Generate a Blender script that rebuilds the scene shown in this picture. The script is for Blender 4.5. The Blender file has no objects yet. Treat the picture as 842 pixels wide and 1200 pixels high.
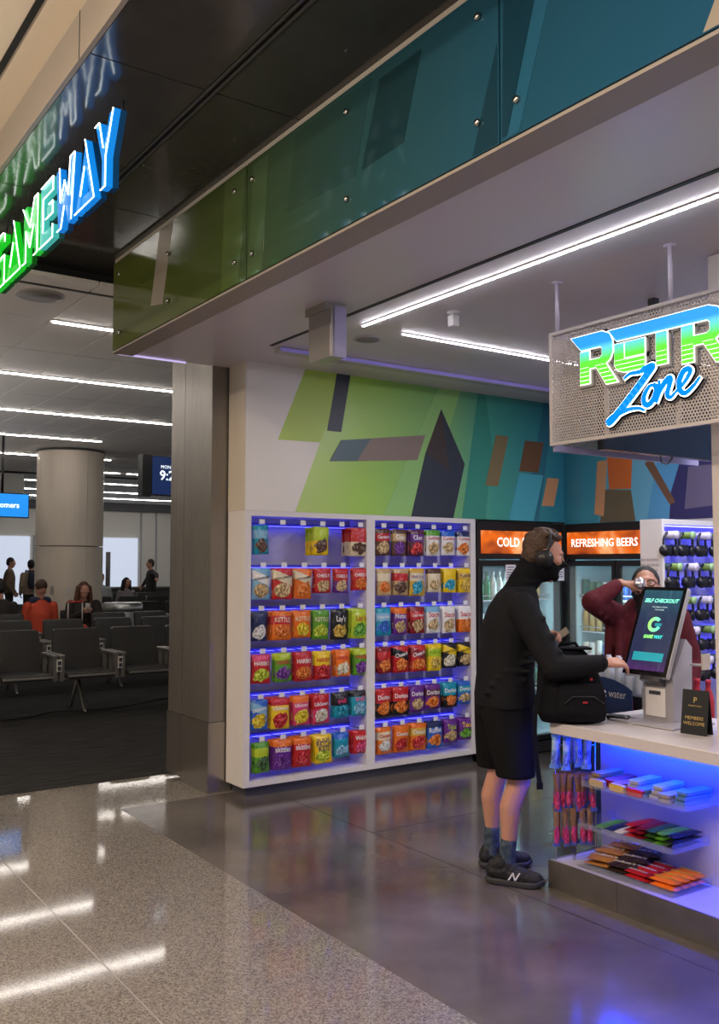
import bpy, bmesh, math, random
from mathutils import Vector, Matrix, Euler
random.seed(7)
R = math.radians
SC = bpy.context.scene
COL = SC.collection

# ------------------------------------------------------------------ camera
yaw, pitch, roll = R(55.3526), R(3.2933), R(0.0809)
fw = Vector((math.cos(yaw)*math.cos(pitch), math.sin(yaw)*math.cos(pitch), math.sin(pitch)))
rt0 = Vector((math.sin(yaw), -math.cos(yaw), 0)); up0 = rt0.cross(fw)
rt = rt0*math.cos(roll) + up0*math.sin(roll); up = up0*math.cos(roll) - rt0*math.sin(roll)
cd = bpy.data.cameras.new('camera'); cd.sensor_fit = 'VERTICAL'; cd.sensor_height = 24.0
cd.lens = 1093.89/1200*24.0; cd.clip_end = 200
cam = bpy.data.objects.new('camera', cd); COL.objects.link(cam)
cm = Matrix.Identity(4)
for i in range(3):
    cm[i][0], cm[i][1], cm[i][2] = rt[i], up[i], -fw[i]
cm[2][3] = 1.55
cam.matrix_world = cm
SC.camera = cam

# ------------------------------------------------------------------ view, world
SC.view_settings.view_transform = 'Standard'; SC.view_settings.look = 'None'
SC.view_settings.exposure = 0.52; SC.view_settings.gamma = 1.0
SC.view_settings.use_curve_mapping = False
w = bpy.data.worlds.new('world'); SC.world = w; w.use_nodes = True
w.node_tree.nodes['Background'].inputs[0].default_value = (0.9, 0.88, 0.85, 1)
w.node_tree.nodes['Background'].inputs[1].default_value = 0.22
SC.cycles.use_denoising = True
SC.cycles.max_bounces = 8
SC.cycles.transparent_max_bounces = 24
SC.cycles.sample_clamp_indirect = 6.0

# ------------------------------------------------------------------ corridor lamps and added unseen fill lights
def area(name, loc, rot, sx, sy, power, col):
    l = bpy.data.lights.new(name, 'AREA'); l.shape = 'RECTANGLE'; l.size = sx; l.size_y = sy
    l.energy = power; l.color = col
    o = bpy.data.objects.new(name, l); COL.objects.link(o); o.location = loc; o.rotation_euler = rot
    return o
WARM = (1.0, 0.84, 0.66)
area('corridor_lamp', (0.1, 1.2, 3.7), (0, 0, 0), 0.25, 3.0, 85, WARM)
area('corridor_lamp', (-1.4, 4.5, 3.7), (0, 0, 0), 0.25, 3.0, 90, WARM)
area('corridor_fill_up', (-0.9, 3.2, 2.9), (R(180), 0, 0), 0.15, 5.0, 110, WARM)  # unseen uplight, added to brighten the beige corridor ceiling
area('gate_fill_up', (0.3, 14.0, 2.0), (R(180), 0, 0), 0.15, 10.0, 110, (1.0, .93, .86))  # unseen uplight, added to lift the dark gate ceiling
area('shop_fill', (4.85, 2.6, 2.93), (0, 0, 0), 0.06, 3.0, 48, (0.95, 0.93, 1.0))  # unseen fill, added because the visible strips are kept dim
area('shop_fill', (4.0, 0.3, 2.93), (0, 0, 0), 0.06, 3.0, 30, (0.95, 0.93, 1.0))  # second unseen fill, makes up for the dimmer strips

# ------------------------------------------------------------------ materials
MATS = {}
def mat(name, col=(.5, .5, .5), rough=.5, metal=0.0, emit=None, es=0.0, spec=.5, trans=0.0, noise=None, bump=None, coat=0.0, alpha=1.0, stretch=(1, 1, 1), ior=1.45):
    if name in MATS: return MATS[name]
    m = bpy.data.materials.new(name); m.use_nodes = True; MATS[name] = m
    nt = m.node_tree; b = nt.nodes['Principled BSDF']
    b.inputs['Base Color'].default_value = (*col, 1); b.inputs['Roughness'].default_value = rough
    b.inputs['Metallic'].default_value = metal; b.inputs['Specular IOR Level'].default_value = spec
    b.inputs['Transmission Weight'].default_value = trans; b.inputs['Coat Weight'].default_value = coat
    b.inputs['Alpha'].default_value = alpha; b.inputs['IOR'].default_value = ior
    if emit:
        b.inputs['Emission Color'].default_value = (*emit, 1); b.inputs['Emission Strength'].default_value = es
    if noise or bump:
        tc = nt.nodes.new('ShaderNodeTexCoord'); mp = nt.nodes.new('ShaderNodeMapping'); mp.inputs['Scale'].default_value = stretch
        nt.links.new(tc.outputs['Object'], mp.inputs[0])
    if noise:      # (scale, amount, second colour)
        n = nt.nodes.new('ShaderNodeTexNoise'); n.inputs['Scale'].default_value = noise[0]; n.inputs['Detail'].default_value = 5
        nt.links.new(mp.outputs[0], n.inputs['Vector'])
        cr = nt.nodes.new('ShaderNodeValToRGB'); cr.color_ramp.elements[0].position = .5-noise[1]; cr.color_ramp.elements[1].position = .5+noise[1]
        cr.color_ramp.elements[0].color = (*col, 1); cr.color_ramp.elements[1].color = (*noise[2], 1)
        nt.links.new(n.outputs[0], cr.inputs[0]); nt.links.new(cr.outputs[0], b.inputs['Base Color'])
    if bump:       # (scale, strength)
        n = nt.nodes.new('ShaderNodeTexNoise'); n.inputs['Scale'].default_value = bump[0]; n.inputs['Detail'].default_value = 3
        nt.links.new(mp.outputs[0], n.inputs['Vector'])
        bp = nt.nodes.new('ShaderNodeBump'); bp.inputs['Strength'].default_value = bump[1]; bp.inputs['Distance'].default_value = .02
        nt.links.new(n.outputs[0], bp.inputs['Height']); nt.links.new(bp.outputs[0], b.inputs['Normal'])
    return m

def ramp_mat(name, axis, stops, rough=.3, emit=0.0, spec=.5, coat=0.0):
    """colour printed along one object axis: stops = [(coordinate, colour)]"""
    if name in MATS: return MATS[name]
    m = bpy.data.materials.new(name); m.use_nodes = True; MATS[name] = m
    nt = m.node_tree; b = nt.nodes['Principled BSDF']; b.inputs['Roughness'].default_value = rough
    b.inputs['Specular IOR Level'].default_value = spec; b.inputs['Coat Weight'].default_value = coat
    tc = nt.nodes.new('ShaderNodeTexCoord'); sx = nt.nodes.new('ShaderNodeSeparateXYZ'); mr = nt.nodes.new('ShaderNodeMapRange')
    lo, hi = stops[0][0], stops[-1][0]
    mr.inputs[1].default_value = lo; mr.inputs[2].default_value = hi
    cr = nt.nodes.new('ShaderNodeValToRGB'); e = cr.color_ramp.elements
    while len(e) < len(stops): e.new(.5)
    for k, (p, c) in enumerate(stops):
        e[k].position = (p-lo)/(hi-lo); e[k].color = (*c, 1)
    nt.links.new(tc.outputs['Object'], sx.inputs[0]); nt.links.new(sx.outputs[axis], mr.inputs[0])
    nt.links.new(mr.outputs[0], cr.inputs[0]); nt.links.new(cr.outputs[0], b.inputs['Base Color'])
    if emit:
        nt.links.new(cr.outputs[0], b.inputs['Emission Color']); b.inputs['Emission Strength'].default_value = emit
    return m

def emis(name, col, s):
    return mat(name, (0.02, 0.02, 0.02) if s < 0 else col, .5, emit=col, es=abs(s))

# ------------------------------------------------------------------ mesh building
class MB:
    def __init__(s): s.v = []; s.f = []; s.sm = []
    def add(s, vs, fs, smooth=False):
        o = len(s.v); s.v += [tuple(p) for p in vs]
        for f in fs: s.f.append([i+o for i in f]); s.sm.append(smooth)
        return s
    def box(s, x0, x1, y0, y1, z0, z1, bev=0.0):
        if bev <= 0:
            return s.add([(x0,y0,z0),(x1,y0,z0),(x1,y1,z0),(x0,y1,z0),(x0,y0,z1),(x1,y0,z1),(x1,y1,z1),(x0,y1,z1)],
                  [(0,3,2,1),(4,5,6,7),(0,1,5,4),(1,2,6,5),(2,3,7,6),(3,0,4,7)])
        bm = bmesh.new(); bmesh.ops.create_cube(bm, size=1)
        for v in bm.verts: v.co = Vector(((x0+x1)/2+v.co.x*(x1-x0), (y0+y1)/2+v.co.y*(y1-y0), (z0+z1)/2+v.co.z*(z1-z0)))
        bmesh.ops.bevel(bm, geom=bm.edges[:], offset=bev, segments=2, profile=.5, affect='EDGES')
        bm.verts.index_update()
        s.add([v.co[:] for v in bm.verts], [[v.index for v in f.verts] for f in bm.faces]); bm.free(); return s
    def bm(s, b, smooth=True):
        b.verts.index_update()
        s.add([v.co[:] for v in b.verts], [[v.index for v in f.verts] for f in b.faces], smooth); b.free(); return s
    def loft(s, rings, smooth=True, cap=True, closed=True):
        n = len(rings[0]); vs = [p for r_ in rings for p in r_]; fs = []
        for k in range(len(rings)-1):
            for i in range(n if closed else n-1):
                j = (i+1) % n; fs.append((k*n+i, k*n+j, (k+1)*n+j, (k+1)*n+i))
        if cap: fs.append(tuple(range(n))[::-1]); fs.append(tuple((len(rings)-1)*n+i for i in range(n)))
        return s.add(vs, fs, smooth)
    def cyl(s, p0, p1, r0, r1=None, n=12, smooth=True, cap=True):
        r1 = r0 if r1 is None else r1
        p0, p1 = Vector(p0), Vector(p1); d = (p1-p0).normalized()
        a = d.orthogonal().normalized(); b = d.cross(a)
        ring = lambda p, r: [p+(a*math.cos(2*math.pi*i/n)+b*math.sin(2*math.pi*i/n))*r for i in range(n)]
        return s.loft([ring(p0, r0), ring(p1, r1)], smooth, cap)
    def tube(s, pts, r, n=8, cap=True):
        pts = [Vector(p) for p in pts]; rings = []; prev = None
        for k, p in enumerate(pts):
            d = ((pts[min(k+1, len(pts)-1)])-pts[max(k-1, 0)]).normalized()
            a = d.orthogonal().normalized() if prev is None else (prev-d*prev.dot(d)).normalized()
            prev = a; b = d.cross(a); rr = r[k] if isinstance(r, (list, tuple)) else r
            rings.append([p+(a*math.cos(2*math.pi*i/n)+b*math.sin(2*math.pi*i/n))*rr for i in range(n)])
        return s.loft(rings, True, cap)
    def lathe(s, prof, c=(0, 0, 0), n=16, smooth=True):
        rings = [[(c[0]+r*math.cos(2*math.pi*i/n), c[1]+r*math.sin(2*math.pi*i/n), c[2]+z) for i in range(n)] for r, z in prof]
        return s.loft(rings, smooth)
    def prism(s, poly, o, u, v, n, d0, d1):
        """2D polygon in plane (u, v) from origin o, extruded along n from d0 to d1"""
        o, u, v, n = Vector(o), Vector(u), Vector(v), Vector(n); k = len(poly)
        P = lambda q, d: o+u*q[0]+v*q[1]+n*d
        vs = [P(q, d0) for q in poly]+[P(q, d1) for q in poly]
        fs = [tuple(range(k))[::-1], tuple(range(k, 2*k))]+[(i, (i+1) % k, k+(i+1) % k, k+i) for i in range(k)]
        return s.add(vs, fs)
    def ball(s, c, r, seg=12, rings=8):
        rx, ry, rz = r if isinstance(r, (tuple, list)) else (r, r, r)
        prof = [[(c[0]+rx*math.sin(math.pi*k/rings)*math.cos(2*math.pi*i/seg), c[1]+ry*math.sin(math.pi*k/rings)*math.sin(2*math.pi*i/seg), c[2]-rz*math.cos(math.pi*k/rings)) for i in range(seg)] for k in range(1, rings)]
        return s.loft(prof)
    def mesh(s, name, m=None):
        me = bpy.data.meshes.new(name); me.from_pydata(s.v, [], s.f); me.update()
        b = bmesh.new(); b.from_mesh(me); bmesh.ops.recalc_face_normals(b, faces=b.faces); b.to_mesh(me); b.free()
        for p, q in zip(me.polygons, s.sm): p.use_smooth = q
        if m: me.materials.append(m)
        return me
    def build(s, name, m, parent=None):
        o = bpy.data.objects.new(name, s.mesh(name, m)); COL.objects.link(o)
        if parent: o.parent = parent
        return o

def link(name, me, parent=None, loc=(0, 0, 0), rot=(0, 0, 0), scl=(1, 1, 1), m=None):
    o = bpy.data.objects.new(name, me); COL.objects.link(o); o.location = loc; o.rotation_euler = rot; o.scale = scl
    if parent: o.parent = parent
    if m:
        if not me.materials: me.materials.append(m)
        o.material_slots[0].link = 'OBJECT'; o.material_slots[0].material = m
    return o
def tag(o, label, cat, group=None, kind=None):
    if label: o['label'] = label
    if cat: o['category'] = cat
    if group: o['group'] = group
    if kind: o['kind'] = kind
    return o
def thing(name, label, cat, loc=(0, 0, 0), rz=0.0, group=None):
    o = bpy.data.objects.new(name, None); COL.objects.link(o); o.location = loc; o.rotation_euler = (0, 0, rz)
    o.empty_display_size = .1
    return tag(o, label, cat, group)
def rebase(o, loc):
    for c_ in bpy.data.objects:
        if c_.parent == o: c_.location = c_.location-Vector(loc)
    o.location = loc; return o
def struct(o): o['kind'] = 'structure'; return o
def box(name, m, b, parent=None, bev=0.0): return MB().box(*b, bev).build(name, m, parent)

TX = {}
def text_mesh(s, size=.1, ext=0.0, shear=0.0, bold=0.0, space=1.0, align='CENTER', wx=1.0):
    key = (s, size, ext, shear, bold, space, align, wx)
    if key in TX: return TX[key]
    c = bpy.data.curves.new('lettering', 'FONT'); c.body = s; c.size = size; c.extrude = ext; c.shear = shear; c.offset = bold
    c.space_character = space; c.align_x = align; c.align_y = 'CENTER'; c.resolution_u = 2
    o = bpy.data.objects.new('lettering', c); COL.objects.link(o)
    dg = bpy.context.evaluated_depsgraph_get()
    me = bpy.data.meshes.new_from_object(o.evaluated_get(dg)); me.name = 'lettering'
    if wx != 1.0:
        for v in me.vertices: v.co.x *= wx
    bpy.data.objects.remove(o); bpy.data.curves.remove(c)
    TX[key] = me; return me
ROT_Y = (R(90), 0, 0)            # writing on a face that looks towards -Y
ROT_X = (R(90), 0, R(-90))       # writing on a face that looks towards -X
def write(s, m, loc, rot, size, parent=None, name='lettering', **k):
    me = text_mesh(s, size, **k)
    if not me.materials: me.materials.append(m)
    return link(name, me, parent, loc, rot, m=m)

# organic bodies: overlapping closed shapes fused into one continuous skin
def cap(p0, r0, p1, r1, n=14, flat=1.0, side=None):
    """tapered capsule; flat < 1 squeezes it along 'side'"""
    p0, p1 = Vector(p0), Vector(p1); d = (p1-p0); L = d.length; d.normalize()
    a = (Vector(side)-d*Vector(side).dot(d)).normalized() if side else d.orthogonal().normalized(); b = d.cross(a)
    rings = []
    for k in (-80, -50, -20): rings.append((p0+d*r0*math.sin(R(k)), r0*math.cos(R(k))))
    rings.append((p0, r0)); rings.append((p1, r1))
    for k in (20, 50, 80): rings.append((p1+d*r1*math.sin(R(k)), r1*math.cos(R(k))))
    return [[c+(a*flat*math.cos(2*math.pi*i/n)+b*math.sin(2*math.pi*i/n))*r for i in range(n)] for c, r in rings]
def ell(c, r, rot=(0, 0, 0), n=16, k=10):
    M = Euler(rot).to_matrix(); c = Vector(c)
    return [[c+M@Vector((r[0]*math.sin(math.pi*q/k)*math.cos(2*math.pi*i/n), r[1]*math.sin(math.pi*q/k)*math.sin(2*math.pi*i/n), -r[2]*math.cos(math.pi*q/k))) for i in range(n)] for q in ([.25]+list(range(1, k))+[k-.25])]
def rings(rs, n=18):
    """elliptical rings: (cx, cy, cz, rx, ry[, pitch])"""
    out = []
    for q in rs:
        cx, cy, cz, rx, ry = q[:5]; t = q[5] if len(q) > 5 else 0
        out.append([(cx+rx*math.cos(a)*math.cos(t), cy+ry*math.sin(a), cz-rx*math.cos(a)*math.sin(t)) for a in [2*math.pi*i/n for i in range(n)]])
    return out
def fuse(name, prims, m, parent, voxel=.007, it=4, fac=.5):
    mb = MB()
    for p in prims: mb.loft(p)
    me = mb.mesh(name); o = bpy.data.objects.new('fuse', me); COL.objects.link(o)
    a = o.modifiers.new('r', 'REMESH'); a.mode = 'VOXEL'; a.voxel_size = voxel
    s = o.modifiers.new('s', 'SMOOTH'); s.factor = fac; s.iterations = it
    dg = bpy.context.evaluated_depsgraph_get()
    out = bpy.data.meshes.new_from_object(o.evaluated_get(dg)); out.name = name
    bpy.data.objects.remove(o); bpy.data.meshes.remove(me)
    for p in out.polygons: p.use_smooth = True
    out.materials.clear(); out.materials.append(m)
    q = bpy.data.objects.new(name, out); COL.objects.link(q); q.parent = parent
    return q
# ================================================================== STRUCTURE
YC = 5.62; ZC = 2.944; ZB = 3.56; ZG = 3.427; XF = 2.12
def speckle(name, a, b, c, scale, rough, bump=0.0, rvar=None):
    m = bpy.data.materials.new(name); m.use_nodes = True; nt = m.node_tree; P = nt.nodes['Principled BSDF']
    tc = nt.nodes.new('ShaderNodeTexCoord')
    v = nt.nodes.new('ShaderNodeTexVoronoi'); v.inputs['Scale'].default_value = scale; nt.links.new(tc.outputs['Object'], v.inputs['Vector'])
    cr = nt.nodes.new('ShaderNodeValToRGB'); cr.color_ramp.interpolation = 'CONSTANT'; e = cr.color_ramp.elements
    sp = nt.nodes.new('ShaderNodeSeparateColor'); nt.links.new(v.outputs['Color'], sp.inputs[0]); nt.links.new(sp.outputs[0], cr.inputs[0])
    e[0].position = 0; e[0].color = (*a, 1); e[1].position = .45; e[1].color = (*b, 1); q = e.new(.75); q.color = (*c, 1)
    nt.links.new(cr.outputs[0], P.inputs['Base Color']); P.inputs['Roughness'].default_value = rough
    n = nt.nodes.new('ShaderNodeTexNoise'); n.inputs['Scale'].default_value = 1.6; n.inputs['Detail'].default_value = 2
    nt.links.new(tc.outputs['Object'], n.inputs['Vector'])
    bp = nt.nodes.new('ShaderNodeBump'); bp.inputs['Strength'].default_value = bump; bp.inputs['Distance'].default_value = .02
    nt.links.new(n.outputs[0], bp.inputs['Height']); nt.links.new(bp.outputs[0], P.inputs['Normal'])
    return m
terr = speckle('terrazzo', (.19, .17, .15), (.26, .235, .205), (.12, .108, .096), 160, .06, .045)
conc = mat('polished_concrete', (.055, .047, .043), .14, noise=(1.7, .22, (.15, .13, .115)), bump=(1.2, .06), spec=.6)
carp = mat('carpet', (.017, .017, .018), .95, noise=(9, .2, (.046, .045, .044)), stretch=(.35, 3.0, 1), spec=.1)
f = struct(MB().box(-5, 2.185, -5, 6.62, -.1, 0).build('floor_terrazzo', terr))
box('terrazzo_step', terr, (2.185, 3.3, 5.84, 6.62, -.1, 0), f)
box('divider_strip', mat('zinc', (.30, .28, .26), .3, .3), (1.300, 1.306, -5, 6.62, -.05, .0006), f)
f = struct(MB().box(2.186, 8, -5, 5.839, -.1, 0).build('floor_concrete', conc))
cut = mat('saw_cut', (.012, .011, .011), .7)
box('control_joint', cut, (3.203, 3.207, -2, 5.6, -.02, .0006), f)
box('control_joint', cut, (3.2, 6.0, 4.498, 4.502, -.02, .0006), f)
struct(MB().box(-4, 18, 6.62, 28, -.1, .002).build('floor_carpet', carp))

# --- shop ceiling, black bulkhead ceiling, corridor ceiling
cream = mat('cream_paint', (.62, .55, .47), .55)
shopc = mat('shop_ceiling_paint', (.60, .55, .58), .34, spec=.4)
c = struct(MB().box(2.238, 7, -2, 5.9, ZC, ZC+.1).build('ceiling_shop', shopc))
box('ceiling_track', mat('black_slot', (.01, .01, .01), .6), (2.85, 2.875, -2, 5.13, ZC-.004, ZC+.002), c)
w_ = struct(MB().box(2.13, 2.238, -2, 5.885, ZC, ZB).build('wall_fascia', cream))
box('fascia_lip', cream, (2.115, 2.13, -2, 5.9, ZB-.035, ZB), w_)
box('soffit_trim', mat('trim_paint', (.34, .295, .26), .5), (2.10, 2.238, -2, 5.88, ZC-.012, ZC), w_)
box('soffit_end_light', emis('soffit_glow', (.62, .52, .9), .55), (2.14, 2.62, 5.886, 5.892, ZC-.012, ZC+.01), w_)
dark = mat('black_ceiling_panel', (.045, .043, .042), .13, noise=(3.5, .3, (.07, .067, .064)), bump=(14, .035), spec=.6)
c = struct(MB().box(1.15, 2.6, -3, 6.265, ZB+.012, ZB+.2).build('ceiling_bulkhead', mat('void_black', (.012, .012, .012), .8)))
ys = [-2.4, -.92, .56, 2.05, 3.533, 5.02, 6.262]
for a, b in zip(ys, ys[1:]):
    box('panel', dark, (1.153, 1.645, a+.004, b-.004, ZB, ZB+.02), c)
    box('panel', dark, (1.70, 2.238, a+.004, b-.004, ZB, ZB+.02), c)
box('slot_rail', mat('slot_grey', (.07, .07, .07), .5), (1.652, 1.662, -2.4, 6.2, ZB-.004, ZB+.015), c)
box('slot_rail', mat('slot_grey'), (1.684, 1.694, -2.4, 6.2, ZB-.004, ZB+.015), c)
box('end_drop', mat('drop_black', (.035, .034, .034), .5), (1.15, 3.2, 6.262, 6.30, ZG-.003, ZB+.1), c)
w_ = struct(MB().box(1.13, 1.15, -3, 6.3, ZB, 3.77).build('wall_bulkhead_side', mat('bulkhead_side', (.30, .26, .22), .55)))
for yy in (.6, 2.1, 3.6, 5.1): box('panel_joint', mat('void_black'), (1.1285, 1.13, yy-.003, yy+.003, ZB, 3.77), w_)
c = struct(MB().box(-5, 1.13, -4, 6.3, 3.76, 3.9).build('ceiling_corridor', mat('corridor_ceiling', (.74, .63, .49), .5)))
box('ceiling_slot', mat('black_slot'), (.964, .992, -4, 6.3, 3.755, 3.762), c)
struct(box('wall_corridor_far', mat('drop_black'), (-5, 1.13, 6.3, 6.4, ZG, 3.9)))
# --- gate ceiling with tiles
tile_m = mat('ceiling_tile', (.80, .78, .76), .7)
grid_m = mat('tile_grid', (.035, .034, .033), .8)
c = struct(MB().box(-2, 18, 6.3, 28, ZG+.012, ZG+.15).build('ceiling_gate', grid_m))
tm = MB().box(-.2445, .2445, -.538, .538, -.013, .012).mesh('tile', tile_m)
for j in range(12):
    y0 = 7.15+(j-.5)*1.095
    for i in range(22):
        x0 = 2.07+.5*(i-4)+.25
        if not (.18*y0 < x0 < .52*y0+.6): continue
        link('tile', tm, c, (x0, y0, ZG+.013))
box('tile_field', tile_m, (-2, 18, 19.76, 28, ZG, ZG+.02), c)
# linear lamps in the gate ceiling
gl = emis('gate_lamp_glow', (1.0, .93, .86), 24)
rows = [(7.15, 2.08, 3.3), (9.33, -.5, 6.0), (11.54, -.5, 7.0), (13.76, 1.0, 4.76), (16.1, 1.5, 5.75), (18.35, 6.1, 6.75), (18.35, 6.9, 9.0), (20.85, 4.9, 10.5), (23.25, 6.1, 12.0), (25.4, 6.2, 12.0)]
nm = ['nearest the shop corner', 'in the second row from the shop', 'in the third row from the shop', 'ending just short of the round column', 'running behind the round column', 'short dash right of the round column', 'broken row right of the round column', 'third row from the far wall', 'second row from the far wall', 'row closest to the far wall']
for (y, xa, xb), q in zip(rows, nm):
    o = thing('linear_lamp', 'slim white ceiling lamp over the gate seats, '+q, 'ceiling lamp', ((xa+xb)/2, y, ZG), group='gate ceiling lamps')
    h = (xb-xa)/2
    box('housing', mat('lamp_housing', (.5, .48, .46), .5), (-h-.02, h+.02, -.03, .03, -.008, 0), o)
    box('diffuser', gl, (-h, h, -.011, .011, -.018, -.008), o)
# far wall
wm = mat('far_wall_paint', (.86, .84, .79), .6)
w_ = struct(MB().box(-2, 18, 27.6, 28, 0, 3.2).build('wall_far', wm))
box('head_band', mat('band_grey', (.10, .10, .11), .6), (-2, 18, 27.3, 27.6, 3.2, ZG+.02), w_)
pm = mat('frosted_panel', (.55, .60, .70), .25, emit=(.66, .75, .92), es=.5)
for a, b in ((5.6, 7.5), (9.45, 10.75)): box('frosted_pane', pm, (a, b, 27.56, 27.6, .05, 2.38), w_)
for a in (7.62, 10.85, 11.35): box('panel_post', mat('post_grey', (.45, .46, .48), .5), (a-.02, a+.02, 27.55, 27.6, 0, 2.42 if a < 10 else 3.2), w_)
struct(box('wall_gate_left', wm, (-2.2, -2, 6.62, 28, 0, ZG)))
# --- shop walls: printed mural
mur = ramp_mat('mural_north_print', 0, [(2.9, (.62, .72, .30)), (3.9, (.36, .60, .08)), (4.7, (.22, .47, .16)), (5.2, (.06, .33, .26)), (6.0, (.03, .21, .30))], .35)
w_ = struct(MB().box(2.945, 6.03, YC, YC+.1, 1.926, ZC).build('wall_north', mur))
def poly_y(name, pts, m, parent, d=.002): return MB().prism(pts, (0, YC, 0), (1, 0, 0), (0, 0, 1), (0, -1, 0), -.001, d).build(name, m, parent)
white_print = mat('print_white', (.78, .74, .70), .4)
poly_y('print_field', [(2.945, 1.926), (3.335, 1.926), (3.54, 2.43), (3.193, 2.423), (3.415, ZC), (2.945, ZC)], white_print, w_)
poly_y('print_shard', [(3.415, ZC), (3.193, 2.423), (3.54, 2.431), (3.76, ZC)], mat('print_lime', (.44, .60, .10), .4), w_)
poly_y('print_shard', [(4.10, 1.926), (4.47, 1.926), (4.86, ZC), (4.63, ZC)], mat('print_green2', (.30, .55, .17), .4), w_)
poly_y('print_shard', [(4.87, 1.926), (5.12, 1.926), (5.20, 2.52), (5.13, ZC), (5.05, ZC)], mat('print_teal2', (.045, .27, .20), .4), w_)
poly_y('print_shard', [(5.55, 1.926), (5.72, 1.926), (5.92, ZC), (5.80, ZC)], mat('print_teal3', (.03, .16, .23), .4), w_)
# plain stand-in shards where the printed figures are
sh = lambda n_, c_: mat(n_, c_, .4)
poly_y('print_shard', [(4.36, 1.926), (4.78, 1.926), (4.90, 2.36), (4.66, 2.78), (4.50, 2.42)], sh('print_slate', (.035, .040, .055)), w_, .003)
poly_y('print_shard', [(4.50, 2.42), (4.66, 2.78), (4.74, 2.30)], sh('print_umber', (.060, .038, .030)), w_, .004)
poly_y('print_shard', [(3.62, 2.30), (4.42, 2.36), (4.50, 2.56), (3.72, 2.46)], sh('print_tan', (.26, .19, .15)), w_, .004)
poly_y('print_shard', [(3.62, 2.30), (3.86, 2.32), (3.98, 2.49), (3.72, 2.46)], sh('print_bluegrey', (.09, .14, .16)), w_, .005)
poly_y('print_shard', [(3.60, 2.52), (3.72, 2.52), (3.80, ZC), (3.68, ZC)], sh('print_slate', None), w_, .003)
poly_y('print_shard', [(5.38, 1.926), (5.66, 1.926), (5.78, 2.32), (5.50, 2.32)], sh('print_cyan', (.07, .38, .48)), w_, .003)
poly_y('print_shard', [(5.50, 2.34), (5.72, 2.34), (5.79, 2.60), (5.57, 2.60)], sh('print_brown', (.16, .075, .035)), w_, .003)
poly_y('print_shard', [(5.76, 2.06), (5.90, 2.06), (5.97, 2.30), (5.83, 2.30)], sh('print_peach', (.55, .27, .13)), w_, .004)
poly_y('print_shard', [(5.12, 2.20), (5.26, 2.20), (5.38, 2.62), (5.24, 2.62)], sh('print_ochre', (.23, .17, .08)), w_, .003)
box('mural_edge', cream, (2.940, 2.945, 5.62, 5.72, 1.926, ZC), w_)
box('mural_edge', cream, (2.945, 2.99, 5.62+.1, 5.875, 1.926, ZC), w_)
mue = ramp_mat('mural_east_print', 1, [(3.4, (.10, .26, .55)), (4.4, (.16, .40, .60)), (5.0, (.12, .36, .50)), (5.6, (.03, .20, .28))], .35)
w_ = struct(MB().box(6.03, 6.13, -2, YC, 1.905, ZC).build('wall_east', mue))
box('lower_wall', mat('shop_wall', (.50, .48, .50), .5), (6.62, 6.7, -2, 6.5, 0, ZC), w_)
box('lower_wall', mat('shop_wall'), (6.03, 6.62, -2, 4.46, 0, 1.905), w_)
def poly_x(name, pts, m, parent, X=6.03, d=.002): return MB().prism(pts, (X, 0, 0), (0, 1, 0), (0, 0, 1), (-1, 0, 0), -.001, d).build(name, m, parent)
poly_x('print_shard', [(5.45, 1.91), (5.25, 1.91), (5.05, ZC), (5.35, ZC)], mat('print_blue2', (.05, .26, .36), .4), w_)
poly_x('print_shard', [(4.75, 1.91), (4.52, 1.91), (4.40, 2.5), (4.62, 2.5)], mat('print_blue3', (.09, .30, .55), .4), w_)
poly_x('print_shard', [(5.22, 1.91), (4.86, 1.91), (4.90, 2.16), (5.16, 2.18)], sh('print_olive', (.13, .10, .06)), w_, d=.003)
poly_x('print_shard', [(5.12, 2.18), (4.90, 2.17), (4.88, 2.46), (5.14, 2.48)], sh('print_orange', (.55, .13, .03)), w_, d=.003)
poly_x('print_shard', [(5.28, 1.98), (5.18, 1.96), (5.14, 2.42), (5.24, 2.42)], sh('print_peach', None), w_, d=.004)
poly_x('print_shard', [(4.76, 2.36), (4.70, 2.40), (4.48, 2.04), (4.53, 2.02)], sh('print_bark', (.16, .08, .05)), w_, d=.004)
poly_x('print_shard', [(4.54, 1.905), (3.9, 1.905), (3.9, 2.42), (4.42, 2.38), (4.52, 2.12)], sh('print_indigo', (.035, .03, .12)), w_, d=.003)
poly_x('print_shard', [(4.40, 1.98), (4.10, 2.0), (4.06, 2.3), (4.36, 2.3)], sh('print_violet', (.13, .11, .20)), w_, d=.004)
struct(box('wall_cooler_back', mat('shop_wall'), (5.01, 6.7, 6.36, 6.46, 0, ZC)))

# ================================================================== GLASS FASCIA
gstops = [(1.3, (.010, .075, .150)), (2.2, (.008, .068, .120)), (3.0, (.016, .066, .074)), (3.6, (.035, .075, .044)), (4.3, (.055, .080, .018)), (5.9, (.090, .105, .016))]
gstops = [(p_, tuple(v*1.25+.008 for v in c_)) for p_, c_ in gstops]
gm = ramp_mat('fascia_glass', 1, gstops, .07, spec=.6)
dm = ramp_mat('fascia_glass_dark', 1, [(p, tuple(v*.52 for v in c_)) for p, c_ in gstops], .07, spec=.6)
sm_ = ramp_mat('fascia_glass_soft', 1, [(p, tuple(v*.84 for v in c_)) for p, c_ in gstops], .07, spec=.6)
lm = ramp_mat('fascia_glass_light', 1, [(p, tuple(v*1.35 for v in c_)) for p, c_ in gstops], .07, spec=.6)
bolt_me = MB().lathe([(.004, -.02), (.004, 0), (.013, 0), (.013, .008), (.010, .012), (.002, .013)], n=12).mesh('standoff_bolt', mat('steel', (.55, .53, .5), .25, 1.0))
ppos = [(5.885, 4.024), (4.016, 2.228), (2.220, .43)]
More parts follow.
